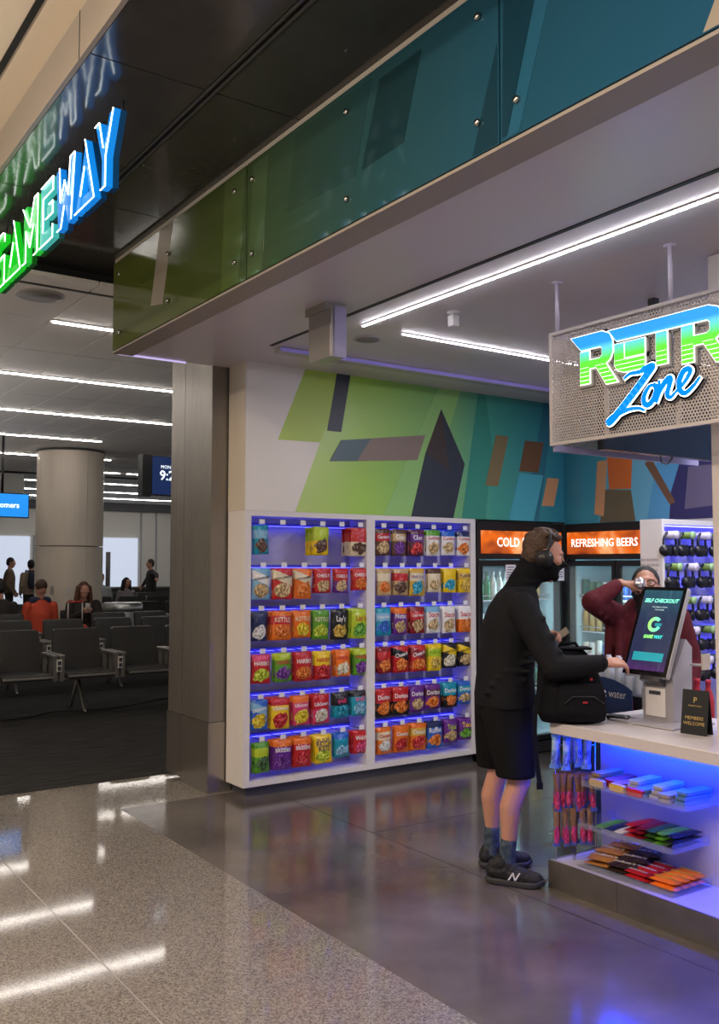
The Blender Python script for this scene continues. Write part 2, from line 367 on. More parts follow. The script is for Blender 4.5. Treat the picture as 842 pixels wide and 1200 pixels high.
pn = ['olive green glass fascia panel at the far corner', 'green to teal glass fascia panel in the middle of the band', 'deep blue glass fascia panel nearest the front']
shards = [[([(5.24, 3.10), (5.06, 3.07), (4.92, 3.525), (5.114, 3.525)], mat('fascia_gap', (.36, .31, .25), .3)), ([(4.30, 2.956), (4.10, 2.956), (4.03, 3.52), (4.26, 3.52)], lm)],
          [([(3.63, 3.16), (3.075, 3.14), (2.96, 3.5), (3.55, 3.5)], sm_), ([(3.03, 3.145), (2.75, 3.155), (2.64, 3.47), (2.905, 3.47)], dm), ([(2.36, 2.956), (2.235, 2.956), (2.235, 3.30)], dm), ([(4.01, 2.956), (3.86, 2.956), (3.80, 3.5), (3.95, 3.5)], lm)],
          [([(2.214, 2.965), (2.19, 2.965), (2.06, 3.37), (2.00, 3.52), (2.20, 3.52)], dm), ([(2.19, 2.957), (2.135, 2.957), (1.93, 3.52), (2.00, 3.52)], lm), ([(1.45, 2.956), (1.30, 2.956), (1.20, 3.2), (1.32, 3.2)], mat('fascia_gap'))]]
bolts = [[(5.77, 3.432), (5.74, 3.045), (4.981, 3.346), (4.972, 3.069), (4.14, 3.43), (4.135, 3.065)], [(3.957, 3.43), (3.954, 3.06), (3.134, 3.43), (3.133, 3.06), (2.326, 3.435), (2.329, 3.062)], [(2.14, 3.435), (2.14, 3.064), (1.3, 3.43), (1.3, 3.06)]]
for (a, b), lb, ss, bb in zip(ppos, pn, shards, bolts):
    o = thing('fascia_panel', lb, 'glass panel', (0, 0, 0), group='glass fascia panels')
    box('glass_pane', gm, (2.102, 2.112, b, a, 2.952, 3.525), o)
    for pts, m_ in ss: poly_x('printed_shard', pts, m_, o, X=2.102, d=.0012)
    for y, z in bb: link('standoff_bolt', bolt_me, o, (2.1, y, z), (0, R(-90), 0))
    rebase(o, (2.102, (a+b)/2, 2.952))

# ================================================================== PILLAR
st = mat('brushed_steel', (.31, .28, .25), .34, .7, noise=(5, .3, (.235, .215, .195)), stretch=(1, 1, .35), bump=(22, .22))
st2 = mat('steel_base', (.36, .33, .30), .22, .8, bump=(4, .05))
o = thing('pillar', 'tall brushed steel clad pillar at the shop corner', 'pillar', (2.815, 5.885, 0))
box('cladding', st, (.008, .185, .006, .455, .478, ZG-.01), o)
box('cladding', st, (.008, .185, .461, .70, .478, ZG-.01), o)
box('cladding', st, (.190, .2, .02, .70, .478, ZG-.01), o)
box('base_cladding', st2, (0, .19, 0, .45, .0, .475), o)
box('base_cladding', st2, (0, .19, .456, .706, .03, .475), o)
box('base_cladding', st2, (.193, .205, 0, .706, .0, .475), o)

# ================================================================== SHOP CEILING FITTINGS
sl = emis('shop_lamp_glow', (.97, .93, 1.0), 20)
def strip(label, x0, x1, y0, y1):
    o = thing('linear_lamp', label, 'ceiling lamp', ((x0+x1)/2, (y0+y1)/2, ZC), group='shop ceiling lamps'); hx, hy = (x1-x0)/2, (y1-y0)/2
    box('housing', mat('lamp_housing_shop', (.6, .55, .58), .4), (-hx-.003, hx+.003, -hy-.003, hy+.003, -.007, 0), o)
    box('diffuser', sl, (-hx, hx, -hy, hy, -.012, -.007), o)
strip('slim bright lamp strip on the shop ceiling ending by the grey box', 3.042, 3.056, 2.75, 4.38)
strip('slim bright lamp strip on the shop ceiling running towards the right edge', 3.042, 3.056, .2, 2.735)
strip('slim bright lamp strip behind the hanging mesh sign', 3.35, 5.4, 4.390, 4.404)
o = thing('ceiling_rail', 'violet lit rail along the shop ceiling in front of the mural', 'rail', (2.92, 5.13, ZC))
box('rail_body', mat('rail_grey', (.42, .38, .40), .3), (0, 2.7, -.02, .06, -.035, 0), o)
box('rail_led', emis('rail_violet', (.32, .27, .75), .10), (0, 2.7, -.026, -.02, -.03, -.008), o)
o = thing('ceiling_box', 'grey metal box hanging from the shop ceiling', 'box', (2.62, 4.06, ZC))
gbm = mat('box_grey', (.30, .28, .27), .3, .4)
box('box_body', gbm, (0, .09, 0, .22, -.30, -.04), o, .004)
box('mounting_plate', gbm, (-.01, .12, .04, .24, -.045, -.0), o)
box('edge_strip', mat('box_edge', (.30, .28, .45), .4), (.02, .095, -.008, 0, -.30, -.03), o)
o = thing('security_camera', 'small white camera on the shop ceiling', 'camera', (3.30, 3.87, ZC))
wp = mat('white_plastic', (.72, .70, .72), .35)
MB().lathe([(.035, -.008), (.035, 0)], n=16).build('mount', wp, o)
MB().box(-.024, .024, -.024, .024, -.085, -.02, .006).build('camera_body', wp, o)
MB().lathe([(.012, -.03), (.012, -.008)], n=10).build('stem', wp, o)
o = thing('ceiling_speaker', 'round grey speaker set flush in the shop ceiling', 'speaker', (3.265, 4.64, ZC))
MB().lathe([(.085, -.006), (.09, -.003), (.09, 0)], n=24).build('speaker_ring', mat('spk_ring', (.38, .36, .36), .5), o)
MB().lathe([(.072, -.008), (.072, -.005)], n=24).build('speaker_grille', mat('spk_grille', (.22, .21, .21), .7), o)
o = thing('ceiling_speaker', 'round grey speaker in the gate ceiling below the glowing letters', 'speaker', (1.81, 6.53, ZG-.002))
MB().lathe([(.16, -.006), (.165, -.003), (.165, 0)], n=28).build('speaker_ring', mat('spk_ring'), o)
MB().lathe([(.14, -.008), (.14, -.005)], n=28).build('speaker_grille', mat('spk_grille'), o)
# ================================================================== SNACK CABINET
cw = mat('cabinet_white', (.72, .68, .68), .35)
cback = mat('cabinet_back', (.50, .48, .60), .45)
CX0, CX1 = 2.945, 5.012
cab = thing('display_cabinet', 'white two-bay wall cabinet full of hanging snack bags', 'cabinet', (CX0, YC, 0))
W_ = CX1-CX0
def cbox(n_, m_, b, bev=.0): return box(n_, m_, b, cab, bev)
cbox('side_panel', cw, (0, .048, 0, .25, .07, 1.925)); cbox('side_panel', cw, (W_-.052, W_, 0, .25, .07, 1.925))
cbox('divider', cw, (1.005, 1.078, 0, .25, .07, 1.925))
for a, b in ((.048, 1.005), (1.078, W_-.052)):
    cbox('top_panel', cw, (a, b, 0, .25, 1.888, 1.925)); cbox('bottom_panel', cw, (a, b, 0, .25, .07, .105))
    cbox('back_panel', cback, (a, b, .235, .25, .105, 1.888))
cbox('kickboard', mat('kick_steel', (.12, .12, .15), .3, .5), (.05, W_, .05, .25, 0, .07))
ROWZ = [1.84, 1.545, 1.25, .96, .655, .37]
BAYS = [(.048, 1.005), (1.078, W_-.052)]
peg_me = MB().tube([(0, .232, 0), (0, .0, 0), (0, -.004, .012)], .0028, 6).mesh('peg_hook', mat('peg_black', (.02, .02, .025), .4, .3))
tag_me = MB().box(-.021, .021, -.008, -.006, -.006, .026).mesh('price_tag', mat('tag_white', (.75, .75, .80), .4))
led = emis('led_blue', (.05, .05, 1.0), 5)
PEGX = {}
for bi, (a, b) in enumerate(BAYS):
    for ri, z in enumerate(ROWZ):
        cbox('peg_rail', mat('rail_led_blue', (.16, .15, .34), .4, .2), (a, b, .218, .234, z-.012, z+.012))  # blue of the LED light is put into the rail colour
        cbox('led_strip', led, (a+.01, b-.01, .205, .217, z-.012, z-.008))
        for pi in range(6):
            x = a+.085+pi*(b-a-.13)/5.05+(.012 if ri % 2 else 0)
            PEGX[bi, ri, pi] = x
            p = link('peg_hook', peg_me, cab, (x, .012, z)); t_ = link('price_tag', tag_me, p)

# ------------------------------------------------------------------ snack bags
def bag_mesh():
    mb = MB(); nx, nz = 6, 8
    def front(sgn):
        vs = []
        for j in range(nz+1):
            t = j/nz
            for i in range(nx+1):
                u = i/nx*2-1; e = max(0, 1-abs(u)**2.6)*max(0, math.sin(math.pi*min(1, max(0, (t-.07)/.86))))**.55
                vs.append((u*.5*(1-.05*math.sin(math.pi*t)), -sgn*(.5*e+.02), -t))
        return vs
    for sgn in (1, -1):
        vs = front(sgn); fs = [(j*(nx+1)+i, j*(nx+1)+i+1, (j+1)*(nx+1)+i+1, (j+1)*(nx+1)+i) for j in range(nz) for i in range(nx)]
        mb.add(vs, fs, True)
    rim = [j*(nx+1) for j in range(nz+1)]+[nz*(nx+1)+i for i in range(1, nx+1)]+[j*(nx+1)+nx for j in range(nz-1, -1, -1)]+[i for i in range(nx-1, 0, -1)]
    N = (nx+1)*(nz+1)
    for k in range(len(rim)):
        a, b = rim[k], rim[(k+1) % len(rim)]; mb.f.append([a, b, b+N, a+N]); mb.sm.append(True)
    return mb.mesh('snack_bag')
BAG = bag_mesh()
PACK = {}
def pack_mat(base, band, pic, style=0):
    key = (base, band, pic, style)
    if key in PACK: return PACK[key]
    m = bpy.data.materials.new('bag_print'); m.use_nodes = True; nt = m.node_tree; P = nt.nodes['Principled BSDF']
    P.inputs['Roughness'].default_value = .28; P.inputs['Specular IOR Level'].default_value = .6
    N = nt.nodes.new; L = nt.links.new
    tc = N('ShaderNodeTexCoord'); sx = N('ShaderNodeSeparateXYZ'); L(tc.outputs['Object'], sx.inputs[0])
    oi = N('ShaderNodeObjectInfo'); va = N('ShaderNodeVectorMath'); va.operation = 'MULTIPLY_ADD'; L(oi.outputs['Random'], va.inputs[0]); va.inputs[1].default_value = (37, 19, 53); L(tc.outputs['Object'], va.inputs[2])
    def math_(op, a, b=None):
        n = N('ShaderNodeMath'); n.operation = op
        for k, q in enumerate((a, b)):
            if q is None: continue
            if isinstance(q, (int, float)): n.inputs[k].default_value = q
            else: L(q, n.inputs[k])
        return n.outputs[0]
    nz = N('ShaderNodeTexNoise'); nz.inputs['Scale'].default_value = 3.2; nz.inputs['Detail'].default_value = 3; L(va.outputs[0], nz.inputs['Vector'])
    # picture of the snack low on the bag
    ex = math_('MULTIPLY', math_('ADD', sx.outputs[0], math_('MULTIPLY', math_('SUBTRACT', nz.outputs[0], .5), .5)), 2.5)
    ez = math_('MULTIPLY', math_('ADD', math_('ADD', sx.outputs[2], .70), math_('MULTIPLY', math_('SUBTRACT', nz.outputs[0], .5), .35)), 4.4)
    m1 = math_('LESS_THAN', math_('ADD', math_('MULTIPLY', ex, ex), math_('MULTIPLY', ez, ez)), 1.0)
    vo = N('ShaderNodeTexNoise'); vo.inputs['Scale'].default_value = 9; vo.inputs['Detail'].default_value = 1; L(va.outputs[0], vo.inputs['Vector'])
    cr = N('ShaderNodeValToRGB'); e = cr.color_ramp.elements; e[0].position = .36; e[0].color = (*tuple(v*.45 for v in pic), 1); e[1].position = .64; e[1].color = (*tuple(min(.85, v*1.5+.12) for v in pic), 1); q_ = e.new(.5); q_.color = (*pic, 1)
    L(vo.outputs[0], cr.inputs[0])
    # brand band
    zb = math_('ADD', sx.outputs[2], math_('MULTIPLY', sx.outputs[0], (.25 if style == 1 else .0)))
    m2 = math_('MULTIPLY', math_('LESS_THAN', zb, -.17), math_('GREATER_THAN', zb, -.46))
    if style == 2: m2 = math_('LESS_THAN', zb, -.5)
    if style == 3: m2 = math_('GREATER_THAN', zb, -.22)
    mx = N('ShaderNodeMix'); mx.data_type = 'RGBA'; mx.inputs[6].default_value = (*base, 1); mx.inputs[7].default_value = (*band, 1); L(m2, mx.inputs[0])
    my = N('ShaderNodeMix'); my.data_type = 'RGBA'; L(m1, my.inputs[0]); L(mx.outputs[2], my.inputs[6]); L(cr.outputs[0], my.inputs[7])
    L(my.outputs[2], P.inputs['Base Color'])
    bp = N('ShaderNodeBump'); bp.inputs['Strength'].default_value = .35; bp.inputs['Distance'].default_value = .05; L(nz.outputs[0], bp.inputs['Height']); L(bp.outputs[0], P.inputs['Normal'])
    PACK[key] = m; return m
K = dict(red=(.50, .015, .02), dred=(.22, .01, .015), org=(.75, .16, .01), teal=(.01, .28, .42), lime=(.42, .55, .02), green=(.10, .32, .02), dgreen=(.03, .10, .02), yel=(.80, .55, .01), blue=(.02, .12, .55), lblue=(.20, .42, .62), navy=(.015, .025, .10), purp=(.13, .02, .25), black=(.012, .012, .016), white=(.78, .76, .76), tan=(.50, .34, .16), gold=(.62, .38, .05), brown=(.10, .045, .025), pink=(.65, .05, .16), cream=(.70, .60, .42), plum=(.10, .02, .05))
def C(n_): return K[n_]
# (colour words, base, band, picture, writing, writing colour, width, height, bags on the hook, style)
SN = {
 (0, 0): [('teal', 'teal', 'lblue', 'brown', '', 'white', .115, .20, 2, 0), None, None, ('dark green and lime', 'lime', 'yel', 'brown', '', 'navy', .125, .20, 6, 2), None, ('red', 'red', 'cream', 'brown', '', 'black', .15, .205, 6, 2)],
 (0, 1): [('pale blue', 'lblue', 'white', 'tan', 'POPCORNERS', 'black', .145, .21, 2, 1), ('bright red', 'red', 'cream', 'tan', 'POPCORNERS', 'black', .155, .215, 2, 1), ('orange', 'org', 'cream', 'org', 'POPCORNERS', 'black', .14, .21, 2, 1), ('red and violet', 'red', 'red', 'tan', 'CHEEZ-IT', 'white', .135, .175, 3, 0), ('red and lilac', 'red', 'purp', 'tan', 'CHEEZ-IT', 'white', .125, .175, 2, 2), ('plain red', 'red', 'red', 'org', 'CHEEZ-IT', 'white', .135, .16, 3, 0)],
 (0, 2): [('navy', 'navy', 'navy', 'white', '', 'white', .12, .20, 2, 0), ('burnt orange', 'org', 'red', 'org', 'KETTLE', 'cream', .15, .20, 5, 0), ('amber orange', 'org', 'org', 'yel', 'KETTLE', 'cream', .135, .19, 2, 0), ('leafy green', 'green', 'green', 'lime', 'KETTLE', 'cream', .135, .205, 3, 0), ('black', 'black', 'black', 'gold', "Lay's", 'white', .14, .215, 2, 0), ('pale lime', 'lime', 'lime', 'green', "Lay's", 'red', .155, .215, 6, 0)],
 (0, 3): [('crimson', 'red', 'pink', 'lime', 'HARIBO', 'white', .14, .195, 2, 3), ('fresh green', 'green', 'lime', 'purp', 'HARIBO', 'red', .135, .195, 2, 3), ('scarlet', 'red', 'red', 'org', 'HARIBO', 'white', .14, .20, 3, 0), ('yellow and red', 'yel', 'red', 'red', 'HARIBO', 'red', .135, .20, 3, 2), ('tangerine', 'org', 'org', 'cream', 'HARIBO', 'red', .125, .19, 3, 0), ('grass green', 'green', 'lime', 'purp', 'HARIBO', 'red', .14, .19, 5, 3)],
 (0, 4): [('blue', 'blue', 'lblue', 'yel', 'LifeSavers', 'white', .13, .20, 2, 1), ('yellow and red', 'yel', 'red', 'red', 'LifeSavers', 'white', .145, .205, 5, 3), ('rosy red', 'pink', 'org', 'yel', 'LifeSavers', 'white', .13, .20, 3, 3), ('red and magenta', 'red', 'pink', 'cream', 'LifeSavers', 'white', .145, .205, 5, 2), ('black and teal', 'black', 'teal', 'teal', 'trolli', 'pink', .125, .175, 3, 2), ('teal', 'teal', 'black', 'lblue', 'trolli', 'pink', .145, .175, 4, 3)],
 (0, 5): [('green', 'green', 'lime', 'dgreen', '', 'white', .12, .20, 2, 0), ('purple', 'purp', 'org', 'purp', 'skittles', 'white', .145, .20, 4, 3), ('red', 'red', 'org', 'red', 'skittles', 'white', .145, .20, 5, 3), ('lemon yellow', 'yel', 'yel', 'lime', 'SOUR PATCH KIDS', 'navy', .14, .195, 4, 0), ('sky blue', 'teal', 'blue', 'lblue', '', 'white', .125, .17, 3, 3), ('crimson', 'red', 'red', 'pink', "Welch's", 'white', .145, .165, 3, 0)],
 (1, 0): [('brown and red', 'brown', 'red', 'tan', 'Gardetto', 'white', .135, .20, 2, 0), ('tan brown', 'brown', 'tan', 'purp', 'Chex', 'white', .135, .20, 2, 0), ('dark brown', 'plum', 'purp', 'red', 'Chex', 'white', .13, .20, 3, 0), ('white with a green top', 'white', 'green', 'tan', 'Combos', 'red', .14, .20, 5, 3), ('white with a blue top', 'white', 'blue', 'tan', 'Combos', 'red', .135, .19, 2, 3), ('white and tan', 'white', 'navy', 'org', 'Combos', 'red', .135, .195, 2, 3)],
 (1, 1): [('tan and orange', 'tan', 'cream', 'org', '', 'brown', .13, .20, 2, 0), ('tan with a red shield', 'tan', 'red', 'brown', '', 'white', .135, .20, 2, 0), ('golden with a teal picture', 'gold', 'cream', 'teal', 'SNAK CLUB', 'purp', .145, .21, 6, 0), ('pale beige', 'cream', 'brown', 'tan', '', 'red', .125, .185, 2, 3), ('yellow with a blue foot', 'yel', 'yel', 'teal', '', 'navy', .135, .19, 2, 0), ('golden yellow', 'yel', 'gold', 'gold', 'PLANTERS', 'navy', .14, .19, 5, 0)],
 (1, 2): [('bright blue', 'teal', 'lblue', 'blue', 'Chips Ahoy!', 'white', .135, .20, 2, 0), ('violet and orange', 'purp', 'org', 'tan', 'Nutter', 'white', .13, .20, 2, 3), ('maroon', 'dred', 'red', 'tan', 'Chips Ahoy!', 'white', .135, .20, 3, 0), ('white with a blue edge', 'white', 'lblue', 'tan', 'Stacys', 'red', .14, .205, 4, 3), ('plain white', 'white', 'white', 'tan', 'Stacys', 'red', .14, .205, 2, 0), ('white and orange', 'white', 'org', 'org', 'Stacys', 'red', .14, .205, 4, 2)],
 (1, 3): [('dark red', 'dred', 'red', 'org', '', 'white', .13, .19, 3, 0), ('red with a black band', 'red', 'black', 'org', 'Cheez-It', 'white', .14, .195, 3, 1), ('scarlet with a dark band', 'red', 'dred', 'org', 'Cheez-It', 'white', .14, .195, 3, 1), ('lemon yellow', 'yel', 'lime', 'gold', 'FUNYUNS', 'green', .14, .205, 3, 0), ('black and yellow', 'black', 'yel', 'cream', 'SMARTFOOD', 'black', .135, .19, 3, 1), ('black with popcorn', 'black', 'yel', 'tan', 'SMARTFOOD', 'black', .14, .185, 3, 1)],
 (1, 4): [('red and black', 'red', 'black', 'org', 'Doritos', 'white', .14, .205, 2, 2), ('bright red', 'red', 'black', 'org', 'Doritos', 'white', .145, .205, 4, 2), ('purple', 'purp', 'purp', 'tan', 'Doritos', 'white', .145, .195, 2, 0), ('glossy purple', 'purp', 'plum', 'org', 'Doritos', 'white', .145, .185, 3, 0), ('blue and black', 'teal', 'black', 'org', 'Doritos', 'white', .14, .19, 4, 2), ('blue', 'blue', 'teal', 'tan', 'Doritos', 'white', .14, .175, 4, 0)],
 (1, 5): [('red and yellow', 'org', 'cream', 'white', 'Cheetos', 'red', .13, .195, 2, 0), ('orange and red', 'org', 'org', 'red', 'Cheetos', 'white', .14, .20, 2, 2), ('amber and red', 'org', 'gold', 'red', 'Cheetos', 'white', .145, .20, 3, 0), ('deep blue', 'blue', 'navy', 'org', 'Ruffles', 'white', .145, .20, 3, 3), ('purple', 'purp', 'purp', 'tan', 'Takis', 'lime', .135, .175, 3, 0), ('purple with a green foot', 'purp', 'purp', 'green', 'Takis', 'yel', .14, .165, 3, 0)],
}
BT = {}
def bag_text(t_, zc, deg, asp):
    key = (t_, round(zc, 3), deg, round(asp, 2))
    if key in BT: return BT[key]
    me = text_mesh(t_, 1.0, bold=.015).copy(); me.materials.clear(); me.materials.append(mat('ink_white', C('white'), .4))
    xs = [v.co.x for v in me.vertices]; s_ = min(.80/(max(xs)-min(xs)), .30); cx = (max(xs)+min(xs))/2
    for v in me.vertices:
        x = (v.co.x-cx)*s_; z = zc+v.co.y*s_*asp*1.25+x*math.tan(R(-deg)); u = x*2; t = -z
        e = max(0, 1-abs(u)**2.6)*max(0, math.sin(math.pi*min(1, max(0, (t-.07)/.86))))**.55
        v.co = (x, -(.5*e+.05), z)
    BT[key] = me; return me
ORD = ['first', 'second', 'third', 'fourth', 'fifth', 'sixth']
BAYN = ['left', 'right']
ROWN = ['top', 'second', 'third', 'fourth', 'fifth', 'bottom']
for (bi, ri), pegs in SN.items():
    for pi, q in enumerate(pegs):
        if q is None: continue
        words_, base, band, pic, txt, tcol, bw, bh, n, sty = q
        x = CX0+PEGX[bi, ri, pi]
        deep = .025 if n > 2 else .032
        m_ = pack_mat(C(base), C(band), C(pic), sty)
        for k in range(n):
            lab = f'{words_} bag, {ORD[pi]} hook, {ROWN[ri]} row of {BAYN[bi]} bay'
            lab += ', frontmost' if k == 0 and n > 1 else (f', {ORD[k]} from front' if n > 1 else '')
            jx = random.uniform(-.006, .006)
            o = link('snack_bag', BAG, None, (x+jx, YC+.018+k*deep, ROWZ[ri]-.012-random.uniform(0, .006)), (R(random.uniform(-2, 2)), R(random.uniform(-2.2, 2.2)), R(random.uniform(-4, 4))), (bw, deep*.95 if k else .042, bh), m_)
            tag(o, lab, 'snack bag', 'snack bags on the cabinet hooks')
            if k == 0 and txt:
                parts_ = txt.split(' ') if len(txt) > 11 else [txt]
                for li, t_ in enumerate(parts_):
                    zc = -.31-(li-(len(parts_)-1)/2)*.16
                    l_ = link('brand_lettering', bag_text(t_, zc, -8 if sty == 1 else 0, bw/bh), o, m=mat('ink_'+tcol, C(tcol), .4))
# ================================================================== COOLERS
blk = mat('cooler_black', (.012, .012, .014), .3)
inn = mat('cooler_liner', (.55, .70, .75), .4)
cled = emis('cooler_led', (.50, .90, 1.0), 17.0)
glass = mat('door_glass', (.85, .95, .98), .03, trans=.0, alpha=.10, spec=.6)
NTH = ['first', 'second', 'third', 'fourth', 'fifth', 'sixth', 'seventh', 'eighth', 'ninth', 'tenth', 'eleventh', 'twelfth', 'thirteenth', 'fourteenth', 'fifteenth']
can_me = MB().lathe([(.024, 0), (.033, .008), (.033, .125), (.027, .14), (.027, .145), (.024, .143)], n=14).mesh('drink_can')
bot_me = MB().lathe([(.028, 0), (.031, .008), (.031, .12), (.026, .15), (.013, .19), (.013, .215), (.015, .217), (.015, .235), (.012, .236)], n=14).mesh('drink_bottle')
def amber(name):
    m = bpy.data.materials.new(name); m.use_nodes = True; nt = m.node_tree; P = nt.nodes['Principled BSDF']
    tc = nt.nodes.new('ShaderNodeTexCoord'); n = nt.nodes.new('ShaderNodeTexNoise'); n.inputs['Scale'].default_value = 3.2; n.inputs['Distortion'].default_value = .8
    nt.links.new(tc.outputs['Object'], n.inputs['Vector']); cr = nt.nodes.new('ShaderNodeValToRGB'); e = cr.color_ramp.elements
    e[0].position = .32; e[0].color = (.16, .02, .01, 1); e[1].position = .72; e[1].color = (.95, .55, .25, 1); q = e.new(.52); q.color = (.75, .14, .01, 1)
    nt.links.new(n.outputs[0], cr.inputs[0]); nt.links.new(cr.outputs[0], P.inputs['Base Color']); nt.links.new(cr.outputs[0], P.inputs['Emission Color']); P.inputs['Emission Strength'].default_value = .45
    P.inputs['Roughness'].default_value = .2
    return m
amb = amber('beer_print'); ltr = emis('header_letters', (1, .97, .92), .75)
cols = [(.01, .14, .06), (.75, .78, .80), (.01, .05, .22), (.02, .30, .10), (.80, .78, .74), (.02, .16, .55), (.55, .36, .10), (.02, .02, .03)]
canm = [mat('can_%d' % k, c_, .25, .15) for k, c_ in enumerate(cols)]
def cooler(label, loc, rz, W, D, H, txt, txs, tx0, doors, side):
    """local frame: x along the front, -y is the front face"""
    o = thing('beverage_cooler', label, 'cooler', loc, rz, 'beer coolers')
    b = lambda n_, m_, bb, p=o: box(n_, m_, bb, p)
    b('side_wall', blk, (0, .04, .03, D, 0, H)); b('side_wall', blk, (W-.04, W, .03, D, 0, H)); b('back_wall', inn, (.04, W-.04, D-.04, D, .1, H-.28))
    b('plinth', blk, (.04, W-.04, .05, D, 0, .13)); b('top_box', blk, (.04, W-.04, .03, D, H-.28, H))
    b('liner', inn, (.04, W-.04, .08, D-.04, .13, .15)); b('liner', inn, (.04, .05, .08, D-.04, .15, H-.28)); b('liner', inn, (W-.05, W-.04, .08, D-.04, .15, H-.28)); b('liner', inn, (.05, W-.05, .08, D-.04, H-.30, H-.28))
    hd = b('header_frame', blk, (0, W, 0, .03, H-.30, H))
    b('header_lightbox', amb, (.03, W-.03, -.006, 0, H-.255, H-.07), hd)
    write(txt, ltr, (tx0, -.0075, H-.165), ROT_Y, txs, hd, bold=.0012, wx=.88)
    lv = b('louvre_panel', blk, (0, W, 0, .05, .0, .10))
    for k in range(4): b('louvre', mat('louvre_grey', (.05, .05, .06), .35), (.04, W-.04, -.008, 0, .018+k*.021, .028+k*.021), lv)
    z0, z1 = .11, H-.31; dw = W/doors
    for d in range(doors):
        x0, x1 = d*dw+.004, (d+1)*dw-.004
        fr = MB().box(x0, x0+.035, -.012, .03, z0, z1).box(x1-.035, x1, -.012, .03, z0, z1).box(x0+.035, x1-.035, -.012, .03, z0, z0+.04).box(x0+.035, x1-.035, -.012, .03, z1-.045, z1).build('door', blk, o)
        b('glass_pane', glass, (x0+.035, x1-.035, .005, .011, z0+.04, z1-.045), fr)
        hx = x1-.03 if d == 0 else x0+.03
        MB().tube([(hx, -.012, .75), (hx, -.045, .77), (hx, -.045, 1.15), (hx, -.012, 1.17)], .008, 8).build('handle', mat('handle_dark', (.03, .03, .03), .3, .5), fr)
        b('led_strip', cled, (x0+.008, x0+.028, .031, .038, z0+.06, z1-.06)); b('led_strip', cled, (x1-.028, x1-.008, .031, .038, z0+.06, z1-.06))
    zs = [.28, .52, .76, 1.0, 1.27]
    for z in zs:
        s_ = b('shelf', mat('shelf_white', (.62, .70, .74), .4), (.052, W-.052, .12, D-.06, z-.012, z))
        MB().tube([(.055, .115, z+.035), (W-.055, .115, z+.035)], .004, 6).build('shelf_rail', mat('shelf_white'), s_)
    return o, zs
def fill(o, loc, rz, W, zs, side, vis):
    Mx = Matrix.Translation(Vector(loc))@Matrix.Rotation(rz, 4, 'Z')
    sn = ['lowest', 'second', 'third', 'fourth', 'top']
    for si, z in enumerate(zs):
        n = int((W-.14)/.072)
        for i in range(n):
            x = .09+i*.072
            if not vis(x, si): continue
            bot = (side == 'corner' and si == 3) or (side == 'snack' and si == 4)
            k = (i//3+si*2+(0 if side == 'corner' else 3)) % len(canm)
            p = Mx@Vector((x, .160, z+.0005))
            w_ = ['dark green', 'silver', 'navy', 'green', 'white', 'blue', 'golden', 'black'][k]
            c_ = link('drink_bottle' if bot else 'drink_can', bot_me if bot else can_me, None, p, (0, 0, i), (1, 1, 1.0 if bot else random.choice((1.0, 1.15))), canm[k])
            where = 'cold beers cooler' if side == 'snack' else 'refreshing beers cooler'
            tag(c_, f'{w_} {"bottle" if bot else "can"}, {NTH[i]} on the {sn[si]} shelf of the {where}', 'bottle' if bot else 'can', 'drinks in the '+where)
o1, zs = cooler('black glass-door cooler with a cold beers header beside the snack cabinet', (5.02, 5.60, 0), 0, .975, .72, 1.905, 'COLD BEERS', .105, .46, 2, 'snack')
fill(o1, (5.02, 5.60, 0), 0, .975, zs, 'snack', lambda x, s: True)
o2, zs2 = cooler('black glass-door cooler with a refreshing beers header in the corner', (6.00, 5.585, 0), R(-90), 1.10, .60, 1.905, 'REFRESHING BEERS', .093, .425, 2, 'corner')
fill(o2, (6.00, 5.585, 0), R(-90), 1.10, zs2, 'corner', lambda x, s: x < .95)
# notices stuck on the cooler doors
paper = mat('notice_paper', (.75, .70, .76), .6)
for x, z in ((5.36, 1.50), (5.93, 1.50)):
    o = tag(box('notice', paper, (-.055, .055, -.002, 0, -.075, .06)), 'white paper notice on the cold beers cooler door, %s' % ('left of the person in black' if x < 5.5 else 'right of the masked face'), 'notice', 'cooler notices')
    o.location = (x, 5.586, z)
    for k in range(5): box('printed_line', mat('ink_dark', (.1, .1, .12), .6), (-.04, .04-.015*(k % 2), -.003, -.002, .035-k*.02, .042-k*.02), o)

# ================================================================== HEADPHONE CABINET
hx0, hx1, hy0, hy1, hH = 5.10, 6.02, 3.90, 4.075, 1.86
o = thing('headphone_cabinet', 'white cabinet with blue lit back and headphones on pegs', 'cabinet', (hx0, hy0, 0))
b = lambda n_, m_, bb, p=None: box(n_, m_, bb, p or o)
b('side_panel', cw, (0, .025, 0, .175, 0, hH)); b('side_panel', cw, (.895, .92, 0, .175, 0, hH)); b('top_panel', cw, (.025, .895, 0, .175, hH-.035, hH)); b('base_panel', cw, (.025, .895, 0, .175, 0, .1))
b('back_panel', mat('back_led_blue', (.42, .42, .72), .45), (.025, .895, .155, .175, .1, hH-.035))  # white panel tinted blue, LED glow partly put into its colour
b('led_strip', emis('cab_led', (.05, .05, 1.0), 16), (.03, .89, .10, .11, hH-.042, hH-.036))
for zz in (1.645, 1.44, 1.225, 1.02, .82): b('led_strip', emis('cab_led', None, 9), (.03, .89, .145, .154, zz, zz+.004))  # extra strips added to spread more blue over the back panel
pegc = [mat('peg_white', (.62, .58, .72), .4), mat('peg_green', (.16, .26, .06), .4)]; capc = [mat('pegcap_white', (.80, .74, .92), .4), mat('pegcap_green', (.36, .58, .28), .4)]
hpb = mat('headphone_black', (.012, .012, .018), .35)
peg2 = MB().cyl((0, .155, 0), (0, -.06, 0), .026, n=18).mesh('display_peg'); cap2 = MB().cyl((0, -.06, 0), (0, -.066, 0), .027, n=18).mesh('peg_cap')
